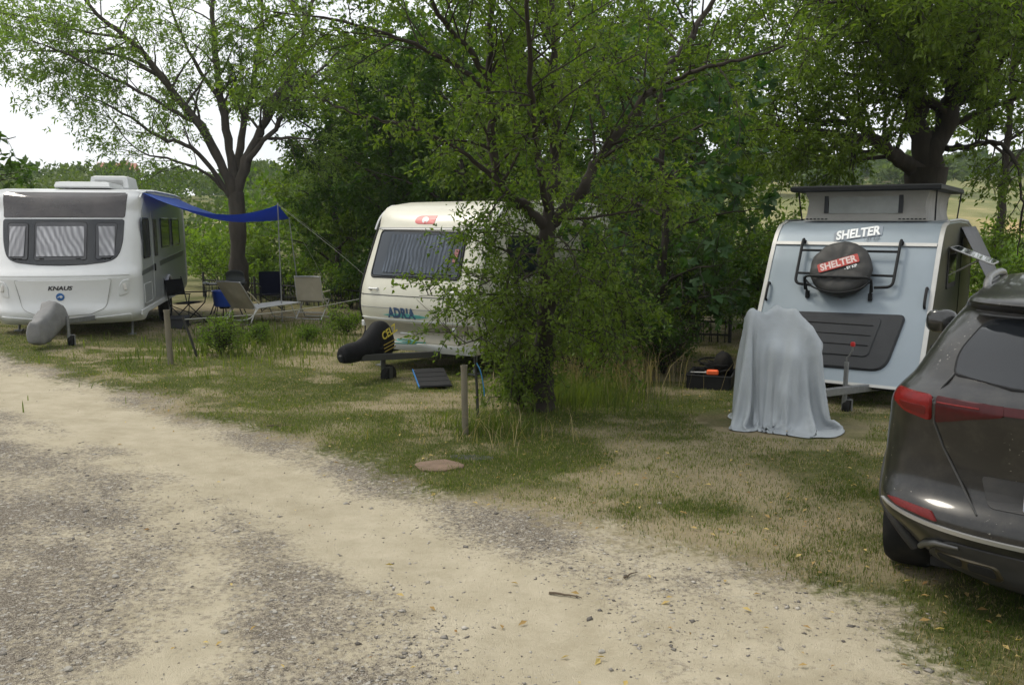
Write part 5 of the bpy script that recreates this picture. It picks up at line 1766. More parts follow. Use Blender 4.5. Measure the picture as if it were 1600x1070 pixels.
def open_chair():
    x, y = -6.62, 16.9
    e = empty('camp_chair', (x, y, gz(x, y)), R(75))
    tag(e, 'black framed folding camp chair beside the white caravan step', 'chair')
    w = .27
    slab([(-w, .30, .92), (w, .30, .92), (w, .24, .60), (-w, .24, .60)], m_blkf, 'backrest', e)
    slab([(-w, .2, .44), (w, .2, .44), (w, -.26, .46), (-w, -.26, .46)], m_blkf, 'seat', e)
    for s in (-1, 1):
        MB().tube([(s * w, .32, .96), (s * w, .2, .4), (s * w, -.25, .02)], .012, 6).build('back_leg', m_blks, e)
        MB().tube([(s * w, -.26, .64), (s * w, -.22, .44), (s * w, .24, .02)], .012, 6).build('front_leg', m_blks, e)
        MB().tube([(s * w, .24, .64), (s * w, -.28, .66)], .014, 6).build('armrest', m_blks, e)
    for (a, b) in (((-w, -.2, .1), (w, .15, .40)), ((w, -.2, .1), (-w, .15, .40)), ((-w, .22, .06), (w, .22, .06)), ((-w, -.24, .06), (w, -.24, .06))):
        MB().tube([a, b], .009, 6).build('brace', m_blks, e)
open_chair()
def table():
    x, y = -6.62, 19.3
    g = gz(x, y)
    e = empty('camp_table', (x, y, g), R(10))
    tag(e, 'small dark camp table in front of the big left tree trunk', 'table')
    MB().box((0, 0, .72), (.85, .6, .025), None, .008).build('table_top', m_blk, e)
    for s in (-1, 1):
        for t in (-1, 1):
            MB().tube([(s * .1, t * .22, .70), (s * .36, t * .26, .01)], .014, 6).build('leg', m_blks, e)
    MB().box((0, 0, .40), (.34, .3, .5), None, .02).build('pedestal', m_blk, e)
    # grey tray-like shell leaning on the table
    vs, fs = [], []
    n, k = 14, 8
    for i in range(n + 1):
        a = math.pi * i / n
        for j in range(k + 1):
            s = j / k
            vs.append((.18 - .26 * math.cos(a) * .8, .06 + .08 * math.sin(math.pi * s), .735 + s * .30 * (.55 + .45 * math.sin(a)**.6)))
    for i in range(n):
        for j in range(k): fs.append((i * (k + 1) + j, i * (k + 1) + j + 1, (i + 1) * (k + 1) + j + 1, (i + 1) * (k + 1) + j))
    o = MB().add(vs, fs).build('grey_tray', mat('grey_green_plastic', (.10, .11, .10), .5), None, smooth=True)
    o.modifiers.new('t', 'SOLIDIFY').thickness = .012
    o.location = (x, y, g)
    o.rotation_euler = (0, 0, R(10))
    tag(o, 'rounded grey-green plastic shell propped upright on the dark camp table', 'tray')
    c = MB().lathe([(0, 0), (.055, 0), (.06, .01), (.06, .05), (.055, .055), (0, .055)], (x - .42, y - .22, g + .675), (0, 0, 1), 14)
    o = MB().box((x - .40, y - .24, g + .755), (.12, .10, .04), None, .01).build('white_dish', m_whitep, None)
    tag(o, 'small white dish at the left end of the camp table', 'dish')
table()
def tub():
    x, y = -6.35, 18.3
    e = empty('wash_tub', (x, y, gz(x, y)))
    tag(e, 'round bright blue plastic tub standing behind the sun lounger', 'tub')
    MB().lathe([(0, .012), (.20, .012), (.215, .03), (.25, .34), (.265, .345), (.265, .36), (.243, .36), (.235, .33), (.205, .04), (0, .03)], (0, 0, .28), (0, 0, 1), 32).build('bowl', mat('tub_blue', (.02, .07, .38), .4), e, auto=40)
    for k in range(4):
        a = k * math.pi / 2 + .5
        MB().tube([(.14 * math.cos(a), .14 * math.sin(a), .30), (.2 * math.cos(a), .2 * math.sin(a), 0)], .011, 6).build('stand_leg', m_blks, e)
tub()
def step_box():
    x, y = wc(1.5, 2.1)
    e = empty('entry_step', (x, y, gz(x, y)), white_c.rotation_euler.z)
    tag(e, 'grey plastic entry step below the white caravan door', 'step')
    MB().box((0, 0, .20), (.36, .50, .035), None, .01).build('tread', m_dkgrey, e)
    for s in (-1, 1):
        MB().box((0, s * .22, .09), (.30, .035, .19), None, .01).build('side_leg', m_dkgrey, e)
    for k in range(5):
        MB().box((-.12 + .06 * k, 0, .222), (.02, .40, .008), None, .002).build('grip_rib', m_dkgrey, e)
step_box()

# ------------------------------------------------------------------ grey awning flap behind the pop-top caravan
def flap():
    th = .6
    c, s = math.cos(th), math.sin(th)
    L = lambda a, b, z: Vector((3.66 + a * c + b * s, 9.5 - a * s + b * c, -.36 + z))
    m_f = mat('awning_grey', (.15, .15, .16), .8, var=.08, bump=.1)
    P = [L(.99, 2.5, 2.08), L(.99, 4.2, 2.08), L(1.8, 4.3, .45), L(1.8, 2.6, .45)]
    n = 14
    vs, fs = [], []
    for i in range(n + 1):
        for j in range(n + 1):
            a, b = i / n, j / n
            q = P[0] * (1 - a) * (1 - b) + P[3] * a * (1 - b) + P[2] * a * b + P[1] * (1 - a) * b
            q.z -= .05 * math.sin(math.pi * a) * math.sin(math.pi * b)
            vs.append(q)
    for i in range(n):
        for j in range(n): fs.append((i * (n + 1) + j, i * (n + 1) + j + 1, (i + 1) * (n + 1) + j + 1, (i + 1) * (n + 1) + j))
    o = MB().add(vs, fs).build('side_awning', m_f, None, smooth=True)
    o.modifiers.new('t', 'SOLIDIFY').thickness = .004
    tag(o, 'grey sloping awning sheet hung on the right side of the pale blue caravan', 'awning')
    p = L(1.4, 3.4, 0)
    g = gz(p.x, p.y)
    tag(MB().tube([(p.x, p.y, g), (p.x, p.y, L(0, 0, 1.24).z)], .012, 8).build('awning_pole', m_blks, None), 'thin dark pole propping the grey side awning', 'pole')
    for (q, k) in ((P[3], 0), (P[2], 1)):
        g = gz(q.x, q.y)
        tag(MB().tube([(q.x, q.y, g), (q.x, q.y, q.z)], .012, 8).build('awning_pole', m_blks, None), ['dark pole at the near outer corner of the grey side awning', 'dark pole at the far outer corner of the grey side awning'][k], 'pole')
flap()

# ------------------------------------------------------------------ slab and mat beside the post, twig, stones
def blob_slab(name, x, y, rx, ry, h, m, label, cat, seed, rz=0):
    n = 22
    vs, fs = [], []
    prof = [(1.0, -.02), (.98, h * .5), (.9, h * .9), (.6, h * 1.05), (.25, h * 1.1), (.02, h * 1.1)]
    for (k, z) in prof:
        for j in range(n):
            a = 2 * math.pi * j / n
            wv = 1 + .28 * (vnoise(math.cos(a) * 2 + 5, math.sin(a) * 2 + 5, 1, seed) - .5)
            px, py = rx * k * wv * math.cos(a), ry * k * wv * math.sin(a)
            c, s = math.cos(rz), math.sin(rz)
            X, Y = x + px * c - py * s, y + px * s + py * c
            vs.append((X - x, Y - y, gz(X, Y) - gz(x, y) + z + .006 * (vnoise(X * 9, Y * 9, 1, seed) - .5)))
    for i in range(len(prof) - 1):
        for j in range(n): fs.append((i * n + j, i * n + (j + 1) % n, (i + 1) * n + (j + 1) % n, (i + 1) * n + j))
    o = MB().add(vs, fs).build(name, m, None, smooth=True)
    o.location = (x, y, gz(x, y))
    tag(o, label, cat)
blob_slab('flat_stone', -.60, 6.62, .21, .15, .022, mat('red_stone', (.17, .115, .08), .9, var=.25, scale=10, bump=.5, bscale=30), 'flat reddish stone slab in the grass below the metal post', 'stone', 3)
blob_slab('rubber_mat', -.34, 6.92, .20, .09, .006, mat('old_mat', (.055, .055, .055), .9, var=.3, bump=.3), 'flat dark grey mat half hidden in grass behind the reddish stone', 'mat', 5, -.2)
def twig(x, y, L, rz, label, seed):
    r_ = random.Random(seed)
    pts = []
    for k in range(9):
        t = k / 8
        X, Y = x + (t - .5) * L * math.cos(rz), y + (t - .5) * L * math.sin(rz)
        X += .03 * math.sin(3 * t + seed)
        pts.append((X, Y, gz(X, Y) + .008 + .006 * r_.random()))
    tag(MB().tube(pts, [.007 - .005 * k / 8 for k in range(9)], 6).build('fallen_twig', mat('twig_bark', (.10, .075, .05), .9), None, smooth=True), label, 'twig')
twig(.28, 4.14, .23, -.35, 'curved dark twig lying on the gravel in the foreground', 1)
twig(.66, 4.38, .16, .5, 'small brown twig at the edge of the dry grass patch', 2)
twig(-2.28, 8.0, .22, .1, 'dark twig on the gravel beside the grass verge', 4)
m_st = mat('pale_stone', (.34, .32, .28), .9, var=.3, scale=12, bump=.3)
st0 = None
r_ = random.Random(11)
spots = [(85, 831), (107, 1046), (1030, 795), (430, 955), (575, 920), (640, 870), (290, 985), (350, 985), (180, 900), (540, 780), (700, 1040), (940, 1010)]
def ground_at(px, py):
    d = Vector(((px - 800) / 1300, math.cos(R(8.3)) - (py - 535) / 1300 * math.sin(R(8.3)), -math.sin(R(8.3)) - (py - 535) / 1300 * math.cos(R(8.3))))
    lo, hi = .5, 80
    for _ in range(40):
        t = (lo + hi) / 2
        if 1.8 + t * d.z > ground_z(t * d.x, t * d.y): lo = t
        else: hi = t
    return lo * d.x, lo * d.y
for (px, py) in spots:
    x, y = ground_at(px, py)
    if st0 is None:
        vs, fs = [], []
        for i in range(6):
            a = math.pi * i / 5 - math.pi / 2
            for j in range(9):
                b = 2 * math.pi * j / 9
                k = 1 + .35 * (vnoise(i * 1.3, j * 1.1, 1, 8) - .5)
                vs.append((math.cos(a) * math.cos(b) * k, .7 * math.cos(a) * math.sin(b) * k, .45 * math.sin(a) * k))
        for i in range(5):
            for j in range(9): fs.append((i * 9 + j, i * 9 + (j + 1) % 9, (i + 1) * 9 + (j + 1) % 9, (i + 1) * 9 + j))
        o = st0 = MB().add(vs, fs).build('loose_stone', m_st, None)
    else:
        o = st0.copy()
        COL.objects.link(o)
    k = r_.uniform(.013, .024)
    o.location = (x, y, gz(x, y) + k * .25)
    o.scale = (k, k, k)
    o.rotation_euler = (0, 0, r_.uniform(0, 6))
    tag(o, 'loose pale stone lying on the gravel drive', 'stone', 'loose stones on the drive')
# ------------------------------------------------------------------ trees
m_bark = mat('bark_dark', (.036, .029, .022), .95, var=.4, scale=8, bump=.7, bscale=14, stretch=(1, 1, .25))
m_barkl = mat('bark_grey', (.058, .049, .039), .95, var=.35, scale=8, bump=.6, bscale=14, stretch=(1, 1, .25))
lf_mid = leaf_mat('leaf_mid', (.056, .098, .016), (.140, .188, .040), .46)
lf_dark = leaf_mat('leaf_dark', (.026, .062, .010), (.066, .115, .020), .40)
lf_light = leaf_mat('leaf_light', (.095, .155, .040), (.175, .235, .070), .52)
lf_maple = leaf_mat('leaf_maple', (.026, .066, .022), (.058, .110, .032), .32)
lf_bush = leaf_mat('leaf_bush', (.066, .120, .016), (.14, .20, .034), .45)
lf_far = leaf_mat('leaf_far', (.050, .085, .026), (.11, .145, .046), .3)
lf_straw = leaf_mat('straw', (.26, .20, .10), (.40, .33, .19), .3, .7)

def unit(v):
    return v / (np.linalg.norm(v, axis=-1, keepdims=True) + 1e-9)

def leaf_mesh(name, P, D, L, Wd, r, fold=.22, up=.8, shape='rhomb', rnd=None):
    """P base points, D axes, L lengths, Wd width ratio -> mesh of folded leaves"""
    n = len(P)
    D = unit(D)
    N = np.array([0, 0, up]) + r.normal(size=(n, 3)) * .55
    N = unit(N - D * (N * D).sum(1, keepdims=True))
    B = np.cross(D, N)
    L = L[:, None]
    W = L * Wd
    rn = r.random(n) if rnd is None else rnd
    if shape == 'rhomb':
        m = P + D * L * .45
        V = np.stack([P, m + B * W * .5 + N * W * fold, P + D * L - N * L * .08, m - B * W * .5 + N * W * fold], 1).reshape(-1, 3)
        i = np.arange(n) * 4
        Fc = np.concatenate([np.stack([i, i + 1, i + 2], 1), np.stack([i, i + 2, i + 3], 1)])
        return fast_mesh(name, V, Fc, False, dict(rnd=np.repeat(rn, 4)))
    # five-lobed leaf
    pts = [(0, 0), (.10, .32), (.05, .48), (.42, .56), (.36, .28), (.55, .30), (1.0, 0), (.55, -.30), (.36, -.28), (.42, -.56), (.05, -.48), (.10, -.32)]
    k = len(pts)
    cen = P + D * L * .36
    V = [P + D * L * a + B * L * b * .95 + N * L * (abs(b) * .22 - .10 * a * a) for (a, b) in pts]
    V = np.stack(V + [cen], 1).reshape(-1, 3)
    i = np.arange(n) * (k + 1)
    Fc = np.concatenate([np.stack([i + j, i + (j + 1) % k, i + k], 1) for j in range(k)])
    return fast_mesh(name, V, Fc, False, dict(rnd=np.repeat(rn, k + 1)))

class Branches:
    """polyline branches joined into one tube mesh"""
    def __init__(self):
        self.V, self.F, self.n = [], [], 0
    def add(self, pts, r0, r1, k=6):
        pts = np.asarray(pts, float)
        m = len(pts)
        T = np.gradient(pts, axis=0)
        T = unit(T)
        a = np.array([.3, .2, 1.0]) if abs(T[0, 2]) < .8 else np.array([1.0, .2, .1])
        U = unit(np.cross(T, a))
        W = np.cross(T, U)
        rs = np.linspace(r0, r1, m) if not hasattr(r0, '__len__') else np.asarray(r0)
        an = 2 * np.pi * np.arange(k) / k
        ring = pts[:, None, :] + rs[:, None, None] * (np.cos(an)[None, :, None] * U[:, None, :] + np.sin(an)[None, :, None] * W[:, None, :])
        self.V.append(ring.reshape(-1, 3))
        i = (np.arange(m - 1)[:, None] * k + np.arange(k)[None, :])
        j = (np.arange(m - 1)[:, None] * k + (np.arange(k)[None, :] + 1) % k)
        self.F.append(np.stack([i, j, j + k, i + k], -1).reshape(-1, 4) + self.n)
        self.n += m * k
    def mesh(self, name):
        return fast_mesh(name, np.concatenate(self.V), np.concatenate(self.F), True)

def curve_from(p, d, L, r, n=6, droop=0.0, wig=.12):
    pts = [p]
    d = unit(np.asarray(d, float))
    for i in range(n):
        d = unit(d + r.normal(size=3) * wig + np.array([0, 0, -droop]))
        pts.append(pts[-1] + d * L / n)
    return np.array(pts)

def make_tree(name, label, base, limbs, leafmat, seed, bark=None, n1=9, n2=7, l1=1.4, l2=.55, leaves=26, lsize=.06, lw=.45, droop=.10, t0=.25,
              up=.35, group=None, shape='rhomb', twig_leaf=.2, cat='tree', extra=None, out=.9, vis=None, name_crown='crown'):
    r = np.random.default_rng(seed)
    e = empty(name, tuple(base))
    tag(e, label, cat, group)
    base = np.asarray(base, float)
    bt, bw = Branches(), Branches()
    ends = []
    allP, allD = [], []
    for li, (pts, r0, r1, *sc_) in enumerate(limbs):
        sc_ = sc_[0] if sc_ else 1.0
        c = np.array(catmull(pts, 6))
        c[1:-1] += r.normal(size=c[1:-1].shape) * min(.02, r0 * .25)
        bt.add(c - base, np.linspace(r0, r1, len(c)) * (1 + .08 * r.normal(size=len(c))), None, 10 if r0 > .08 else 7)
        if li == 0: continue
        seg = np.linalg.norm(np.diff(c, axis=0), axis=1).sum()
        k1 = max(5 if sc_ == 1 else 9, int(n1 * seg / 2.0))
        for i in range(k1):
            t = t0 + (1 - t0) * (i + r.random()) / k1
            f = t * (len(c) - 1)
            j = min(int(f), len(c) - 2)
            p = c[j] + (c[j + 1] - c[j]) * (f - j)
            tg = unit(c[j + 1] - c[j])
            d = r.normal(size=3)
            d = unit(d - tg * (d @ tg))
            d = unit(tg * .55 + d * out + np.array([0, 0, up]))
            L1 = sc_ * l1 * (1.15 - .55 * t) * r.uniform(.6, 1.25)
            rr = max(.006, (r0 + (r1 - r0) * t) * .38)
            b = curve_from(p, d, L1, r, 6, droop * .5)
            bw.add(b - base, rr, .004, 5)
            k2 = max(2, int(n2 * L1 / 1.0))
            for q in range(k2):
                t2 = .2 + .8 * (q + r.random()) / k2
                f2 = t2 * 6
                j2 = min(int(f2), 5)
                p2 = b[j2] + (b[j2 + 1] - b[j2]) * (f2 - j2)
                tg2 = unit(b[j2 + 1] - b[j2])
                d2 = r.normal(size=3)
                d2 = unit(d2 - tg2 * (d2 @ tg2))
                d2 = unit(tg2 * .7 + d2 * .8 + np.array([0, 0, up * .4]))
                tw = curve_from(p2, d2, l2 * r.uniform(.6, 1.3), r, 4, droop, .15)
                bw.add(tw - base, .0045, .002, 3)
                nl = max(3, int(leaves * r.uniform(.6, 1.35)))
                tt = (.08 + .92 * r.random(nl)) * 4
                jj = np.minimum(tt.astype(int), 3)
                pp = tw[jj] + (tw[jj + 1] - tw[jj]) * (tt - jj)[:, None]
                td = unit(tw[jj + 1] - tw[jj])
                dd = unit(td * .5 + r.normal(size=(nl, 3)) * .7 + np.array([0, 0, -.15]))
                allP.append(pp + r.normal(size=(nl, 3)) * .03 + dd * twig_leaf * lsize)
                allD.append(dd)
    link('trunk', bt.mesh('trunk'), bark or m_bark, e)
    link('branches', bw.mesh('branches'), bark or m_bark, e)['kind'] = 'stuff'
    P, D = np.concatenate(allP) - base, np.concatenate(allD)
    n = len(P)
    if extra is not None:
        P, D = extra(P + base, D)
        P = P - base
        n = len(P)
    L = lsize * r.uniform(.65, 1.3, n)
    link(name_crown, leaf_mesh(name_crown, P, D, L, lw, r, shape=shape, rnd=np.clip(.5 + .5 * (fbm((P[:, 0] + base[0]) * 1.0, P[:, 2] + P[:, 1], 1.2, seed % 50) - .5) * 2 + r.normal(size=n) * .22, 0, 1)), leafmat, e)
    return e

def V3(px, py, Y):
    """point on the sight line through pixel (px,py) of the photograph at depth Y (used to lay out limbs at their real distance)"""
    x, y = (px - 800) / 1300, -(py - 535) / 1300
    d = np.array([x, math.cos(R(8.3)) + y * math.sin(R(8.3)), -math.sin(R(8.3)) + y * math.cos(R(8.3))])
    return np.array([0, 0, 1.8]) + d * (Y / d[1])

# the tree in front of the cream caravan
tb = np.array([.34, 8.87, gz(.34, 8.87) - .05])
fork = V3(856, 345, 8.87)
limbs = [
    ([tb, V3(851, 560, 8.87), V3(853, 430, 8.88), fork], .112, .085),
    ([fork + (0, 0, -.08), V3(815, 320, 8.75), V3(776, 285, 8.6), V3(769, 200, 8.5), V3(765, 115, 8.4), V3(772, -40, 8.3), V3(790, -260, 8.2)], .068, .02),
    ([V3(768, 130, 8.4), V3(730, 75, 8.15), V3(690, 30, 7.9), V3(660, -30, 7.6), V3(600, -120, 7.2)], .036, .010),
    ([V3(767, 145, 8.4), V3(700, 95, 8.2), V3(620, 60, 8.0), V3(520, 30, 7.8), V3(430, 20, 7.5)], .030, .006),
    ([fork, V3(866, 250, 8.95), V3(868, 130, 9.0), V3(866, 0, 9.05), V3(880, -200, 9.1)], .062, .02),
    ([fork + (0, 0, -.05), V3(905, 300, 8.95), V3(945, 235, 9.1), V3(1010, 150, 9.3), V3(1070, 70, 9.5), V3(1130, -20, 9.7), V3(1200, -150, 9.9)], .070, .018),
    ([V3(1020, 140, 9.3), V3(1090, 110, 9.0), V3(1170, 90, 8.7), V3(1260, 60, 8.3)], .030, .007),
    ([V3(960, 215, 9.15), V3(930, 150, 9.6), V3(900, 60, 10.1), V3(880, -40, 10.5)], .034, .009),
    ([V3(780, 290, 8.6), V3(720, 235, 8.3), V3(640, 200, 8.1), V3(560, 180, 7.9), V3(490, 150, 7.8)], .026, .005, .4),
    ([fork + (0, 0, .1), V3(840, 250, 8.3), V3(830, 130, 7.6), V3(820, -60, 6.8), V3(800, -300, 6.0)], .040, .010),
    # low sprays hanging round the trunk
    ([V3(852, 420, 8.87), V3(810, 440, 8.6), V3(760, 475, 8.4), V3(715, 505, 8.25)], .018, .004, .42),
    ([V3(852, 460, 8.87), V3(800, 495, 8.55), V3(755, 525, 8.35), V3(715, 540, 8.2)], .016, .004, .42),
    ([V3(853, 400, 8.87), V3(800, 395, 8.6), V3(745, 375, 8.4), V3(715, 376, 8.3)], .016, .003, .2),
    ([V3(852, 470, 8.87), V3(780, 460, 8.5), V3(720, 462, 8.3), V3(655, 462, 8.1)], .010, .003, .22),
    ([V3(852, 480, 8.87), V3(820, 520, 8.6), V3(790, 545, 8.5), V3(760, 548, 8.4)], .014, .003, .4),
    ([V3(853, 440, 8.87), V3(820, 470, 8.7), V3(790, 500, 8.6)], .012, .003, .5),
    ([V3(853, 410, 8.87), V3(825, 430, 8.8), V3(785, 430, 8.7), V3(755, 445, 8.6)], .014, .003, .45),
    ([V3(853, 450, 8.87), V3(880, 480, 8.7), V3(915, 500, 8.6), V3(950, 500, 8.5)], .014, .003, .6),
    ([V3(853, 390, 8.87), V3(890, 390, 8.7), V3(930, 395, 8.6), V3(975, 400, 8.5)], .014, .003, .6),
    ([V3(853, 370, 8.87), V3(880, 375, 8.5), V3(900, 410, 8.3), V3(910, 450, 8.2)], .012, .003, .5),
    ([V3(853, 380, 8.87), V3(815, 360, 8.7), V3(780, 350, 8.6), V3(765, 358, 8.5)], .012, .003, .25),
    ([V3(853, 430, 8.87), V3(900, 440, 8.7), V3(950, 450, 8.6), V3(1000, 470, 8.5)], .018, .004, .6),
    ([V3(852, 500, 8.87), V3(900, 520, 8.9), V3(945, 540, 9.0)], .014, .004, .55),
    ([V3(851, 540, 8.87), V3(825, 565, 8.7), V3(800, 590, 8.6)], .010, .003, .3),
    ([V3(853, 390, 8.87), V3(830, 380, 8.5), V3(800, 420, 8.3), V3(790, 470, 8.2)], .012, .003, .45),
    ([V3(860, 340, 8.9), V3(920, 340, 8.7), V3(990, 330, 8.5), V3(1050, 320, 8.4)], .020, .004, .8),
    ([V3(855, 370, 8.9), V3(880, 330, 9.5), V3(900, 300, 10.2)], .02, .004, .7)]
make_tree('field_tree', 'many-limbed tree with low leafy sprays standing before the cream caravan', tb, limbs, lf_mid, 21, n1=11, n2=8.5, l1=1.05, l2=.42, leaves=30, lsize=.055, lw=.5, t0=.22, droop=.10)

# the tree behind the camp furniture on the left
D_ = 22.0
tb = np.array([V3(372, 440, D_)[0], D_, gz(V3(372, 440, D_)[0], D_) - .1])
fk = V3(370, 300, D_)
limbs = [
    ([tb, V3(373, 400, D_), fk], .26, .20),
    ([fk + (0, 0, -.2), V3(330, 225, D_ - .3), V3(275, 150, D_ - .8), V3(215, 75, D_ - 1.2), V3(150, 20, D_ - 1.6), V3(90, -60, D_ - 2)], .14, .02),
    ([fk + (0, 0, -.4), V3(310, 240, D_ - .3), V3(250, 215, D_ - .9), V3(180, 170, D_ - 1.5), V3(110, 140, D_ - 2)], .07, .012),
    ([V3(250, 120, D_ - .9), V3(180, 85, D_ - 1.4), V3(90, 80, D_ - 2), V3(10, 80, D_ - 2.4)], .05, .010),
    ([fk, V3(352, 200, D_ + .2), V3(338, 100, D_ + .3), V3(330, 0, D_ + .4), V3(320, -150, D_ + .5)], .13, .03),
    ([V3(345, 160, D_ + .2), V3(300, 90, D_), V3(270, 20, D_ - .2), V3(240, -80, D_ - .4)], .06, .012),
    ([fk, V3(395, 230, D_), V3(425, 170, D_), V3(455, 110, D_ + .2), V3(480, 30, D_ + .4), V3(500, -80, D_ + .6)], .14, .03),
    ([V3(380, 260, D_), V3(430, 200, D_ - .5), V3(480, 130, D_ - 1), V3(530, 80, D_ - 1.5)], .08, .015),
    ([fk, V3(380, 200, D_ + .8), V3(400, 110, D_ + 1.5), V3(410, 0, D_ + 2), V3(400, -120, D_ + 2.4)], .11, .02),
    ([V3(355, 300, D_), V3(320, 270, D_ - .4), V3(270, 250, D_ - 1), V3(215, 235, D_ - 1.6), V3(160, 170, D_ - 2.2)], .05, .008),
    ([V3(400, 220, D_), V3(450, 215, D_ - .5), V3(500, 220, D_ - 1)], .05, .01),
    ([V3(200, 60, D_ - 1.3), V3(130, 50, D_ - 1.8), V3(60, 30, D_ - 2.2), V3(-20, 20, D_ - 2.6)], .04, .008),
    ([V3(300, 190, D_ - .6), V3(230, 150, D_ - 1.4), V3(150, 110, D_ - 2.2), V3(70, 70, D_ - 3), V3(0, 60, D_ - 3.4)], .05, .008)]
make_tree('ash_tree', 'spreading tree with light feathery leaves behind the camp furniture', tb, limbs, lf_light, 31, bark=m_barkl, n1=7.5, n2=5.5, l1=1.7, l2=.75, leaves=28, lsize=.115, lw=.33, t0=.25, droop=.05, up=.3)

# the big tree behind the pop-top caravan
D_ = 14.5
tb = np.array([V3(1445, 300, D_)[0], D_, gz(V3(1445, 300, D_)[0], D_) - .1])
fk = V3(1447, 262, D_)
limbs = [
    ([tb, tb * .5 + fk * .5, fk], .42, .36),
    ([fk + (0, 0, -.1), V3(1405, 250, D_ - .2), V3(1370, 222, D_ - .5), V3(1320, 212, D_ - .9), V3(1260, 205, D_ - 1.3), V3(1200, 195, D_ - 1.8)], .15, .02),
    ([V3(1390, 235, D_ - .4), V3(1340, 195, D_ - .6), V3(1270, 190, D_ - .8), V3(1210, 170, D_ - 1)], .08, .015),
    ([fk, V3(1432, 170, D_), V3(1436, 80, D_), V3(1425, -20, D_), V3(1415, -160, D_)], .19, .05),
    ([fk + (0, 0, -.05), V3(1478, 190, D_), V3(1498, 100, D_ - .1), V3(1522, 0, D_ - .3), V3(1545, -150, D_ - .5)], .22, .06),
    ([V3(1430, 200, D_), V3(1400, 110, D_ - .5), V3(1370, 50, D_ - .9), V3(1330, -30, D_ - 1.4)], .09, .02),
    ([V3(1485, 170, D_), V3(1530, 130, D_ - .4), V3(1580, 80, D_ - .9), V3(1640, 20, D_ - 1.4)], .09, .015),
    ([V3(1470, 230, D_), V3(1510, 230, D_ - .5), V3(1550, 222, D_ - 1), V3(1585, 250, D_ - 1.5), V3(1598, 320, D_ - 1.8), V3(1590, 400, D_ - 1.9)], .06, .010, .5),
    ([V3(1505, 100, D_), V3(1545, 70, D_ - .6), V3(1590, 20, D_ - 1.2), V3(1660, -30, D_ - 1.6)], .07, .012),
    ([V3(1432, 150, D_), V3(1370, 120, D_ + .6), V3(1300, 110, D_ + 1), V3(1230, 60, D_ + 1.2)], .06, .012),
    ([V3(1436, 80, D_), V3(1400, 30, D_ - 1), V3(1340, 10, D_ - 2), V3(1280, 0, D_ - 3)], .06, .012),
    ([V3(1330, 212, D_ - .9), V3(1300, 235, D_ - 1), V3(1270, 260, D_ - 1.2)], .03, .005),
    ([V3(1498, 110, D_), V3(1530, 60, D_ - 1.6), V3(1560, 20, D_ - 3), V3(1600, -20, D_ - 4.2)], .06, .012),
    ([V3(1430, 60, D_), V3(1440, 20, D_ - 1.6), V3(1450, -40, D_ - 3.2), V3(1440, -120, D_ - 4.5)], .06, .012)]
make_tree('broad_tree', 'massive dark-trunked tree rising behind the pale blue caravan', tb, limbs, lf_mid, 41, n1=14, n2=8, l1=1.45, l2=.5, leaves=27, lsize=.09, lw=.42, t0=.22, droop=.08, up=.15)

# dark large-leaved maple in the hedge
tb = np.array([2.25, 12.6, gz(2.25, 12.6) - .05])
limbs = [([tb, tb + (0, 0, 1.0), tb + (.05, 0, 2.0), tb + (0, .05, 3.2), tb + (-.05, 0, 4.4)], .09, .03)]
r = np.random.default_rng(5)
for k in range(15):
    z = .8 + 3.6 * k / 14
    a = k * 2.4 + .4
    L = 1.45 - .12 * abs(z - 2.4)
    p0 = tb + (0, 0, z)
    limbs.append(([p0, p0 + (math.cos(a) * L * .5, math.sin(a) * L * .5, .25), p0 + (math.cos(a) * L, math.sin(a) * L, .35)], .028, .006))
MAPLE_CUT = []
def maple_extra(P, D):
    d = np.linalg.norm(P - np.array([0, 0, 1.8]), axis=1)
    vis_ = P[:, 1] < 12.7
    idx = np.argsort(d + 100 * (~vis_))[:240]
    keep = np.ones(len(P), bool)
    keep[idx] = False
    MAPLE_CUT.append((P[idx], D[idx]))
    return P[keep], D[keep]
mp_ = make_tree('maple_tree', 'dark maple with large lobed leaves in the hedge left of the pale blue caravan', tb, limbs, lf_maple, 51, n1=9, n2=5, l1=.8, l2=.36, leaves=5, lsize=.17, lw=.9, t0=.15, droop=.18, shape='lobe', extra=maple_extra)
# the nearest maple leaves are leaves of their own
P, Dv = MAPLE_CUT[0]
lobes = [leaf_mesh('leaf', np.zeros((1, 3)), np.array([[1.0, 0, -.25]]), np.array([1.0]), .9, np.random.default_rng(60 + k), shape='lobe', rnd=np.array([.2 + .2 * k])) for k in range(4)]
for me_ in lobes: me_.materials.append(lf_maple)
for k in range(len(P)):
    o = bpy.data.objects.new('leaf', lobes[k % 4])
    COL.objects.link(o)
    o.parent = mp_
    o.location = P[k] - tb
    s = .17 * r.uniform(.7, 1.25)
    o.scale = (s, s, s)
    o.rotation_euler = (r.uniform(-.5, .5), r.uniform(.1, .7), math.atan2(Dv[k][1], Dv[k][0]))

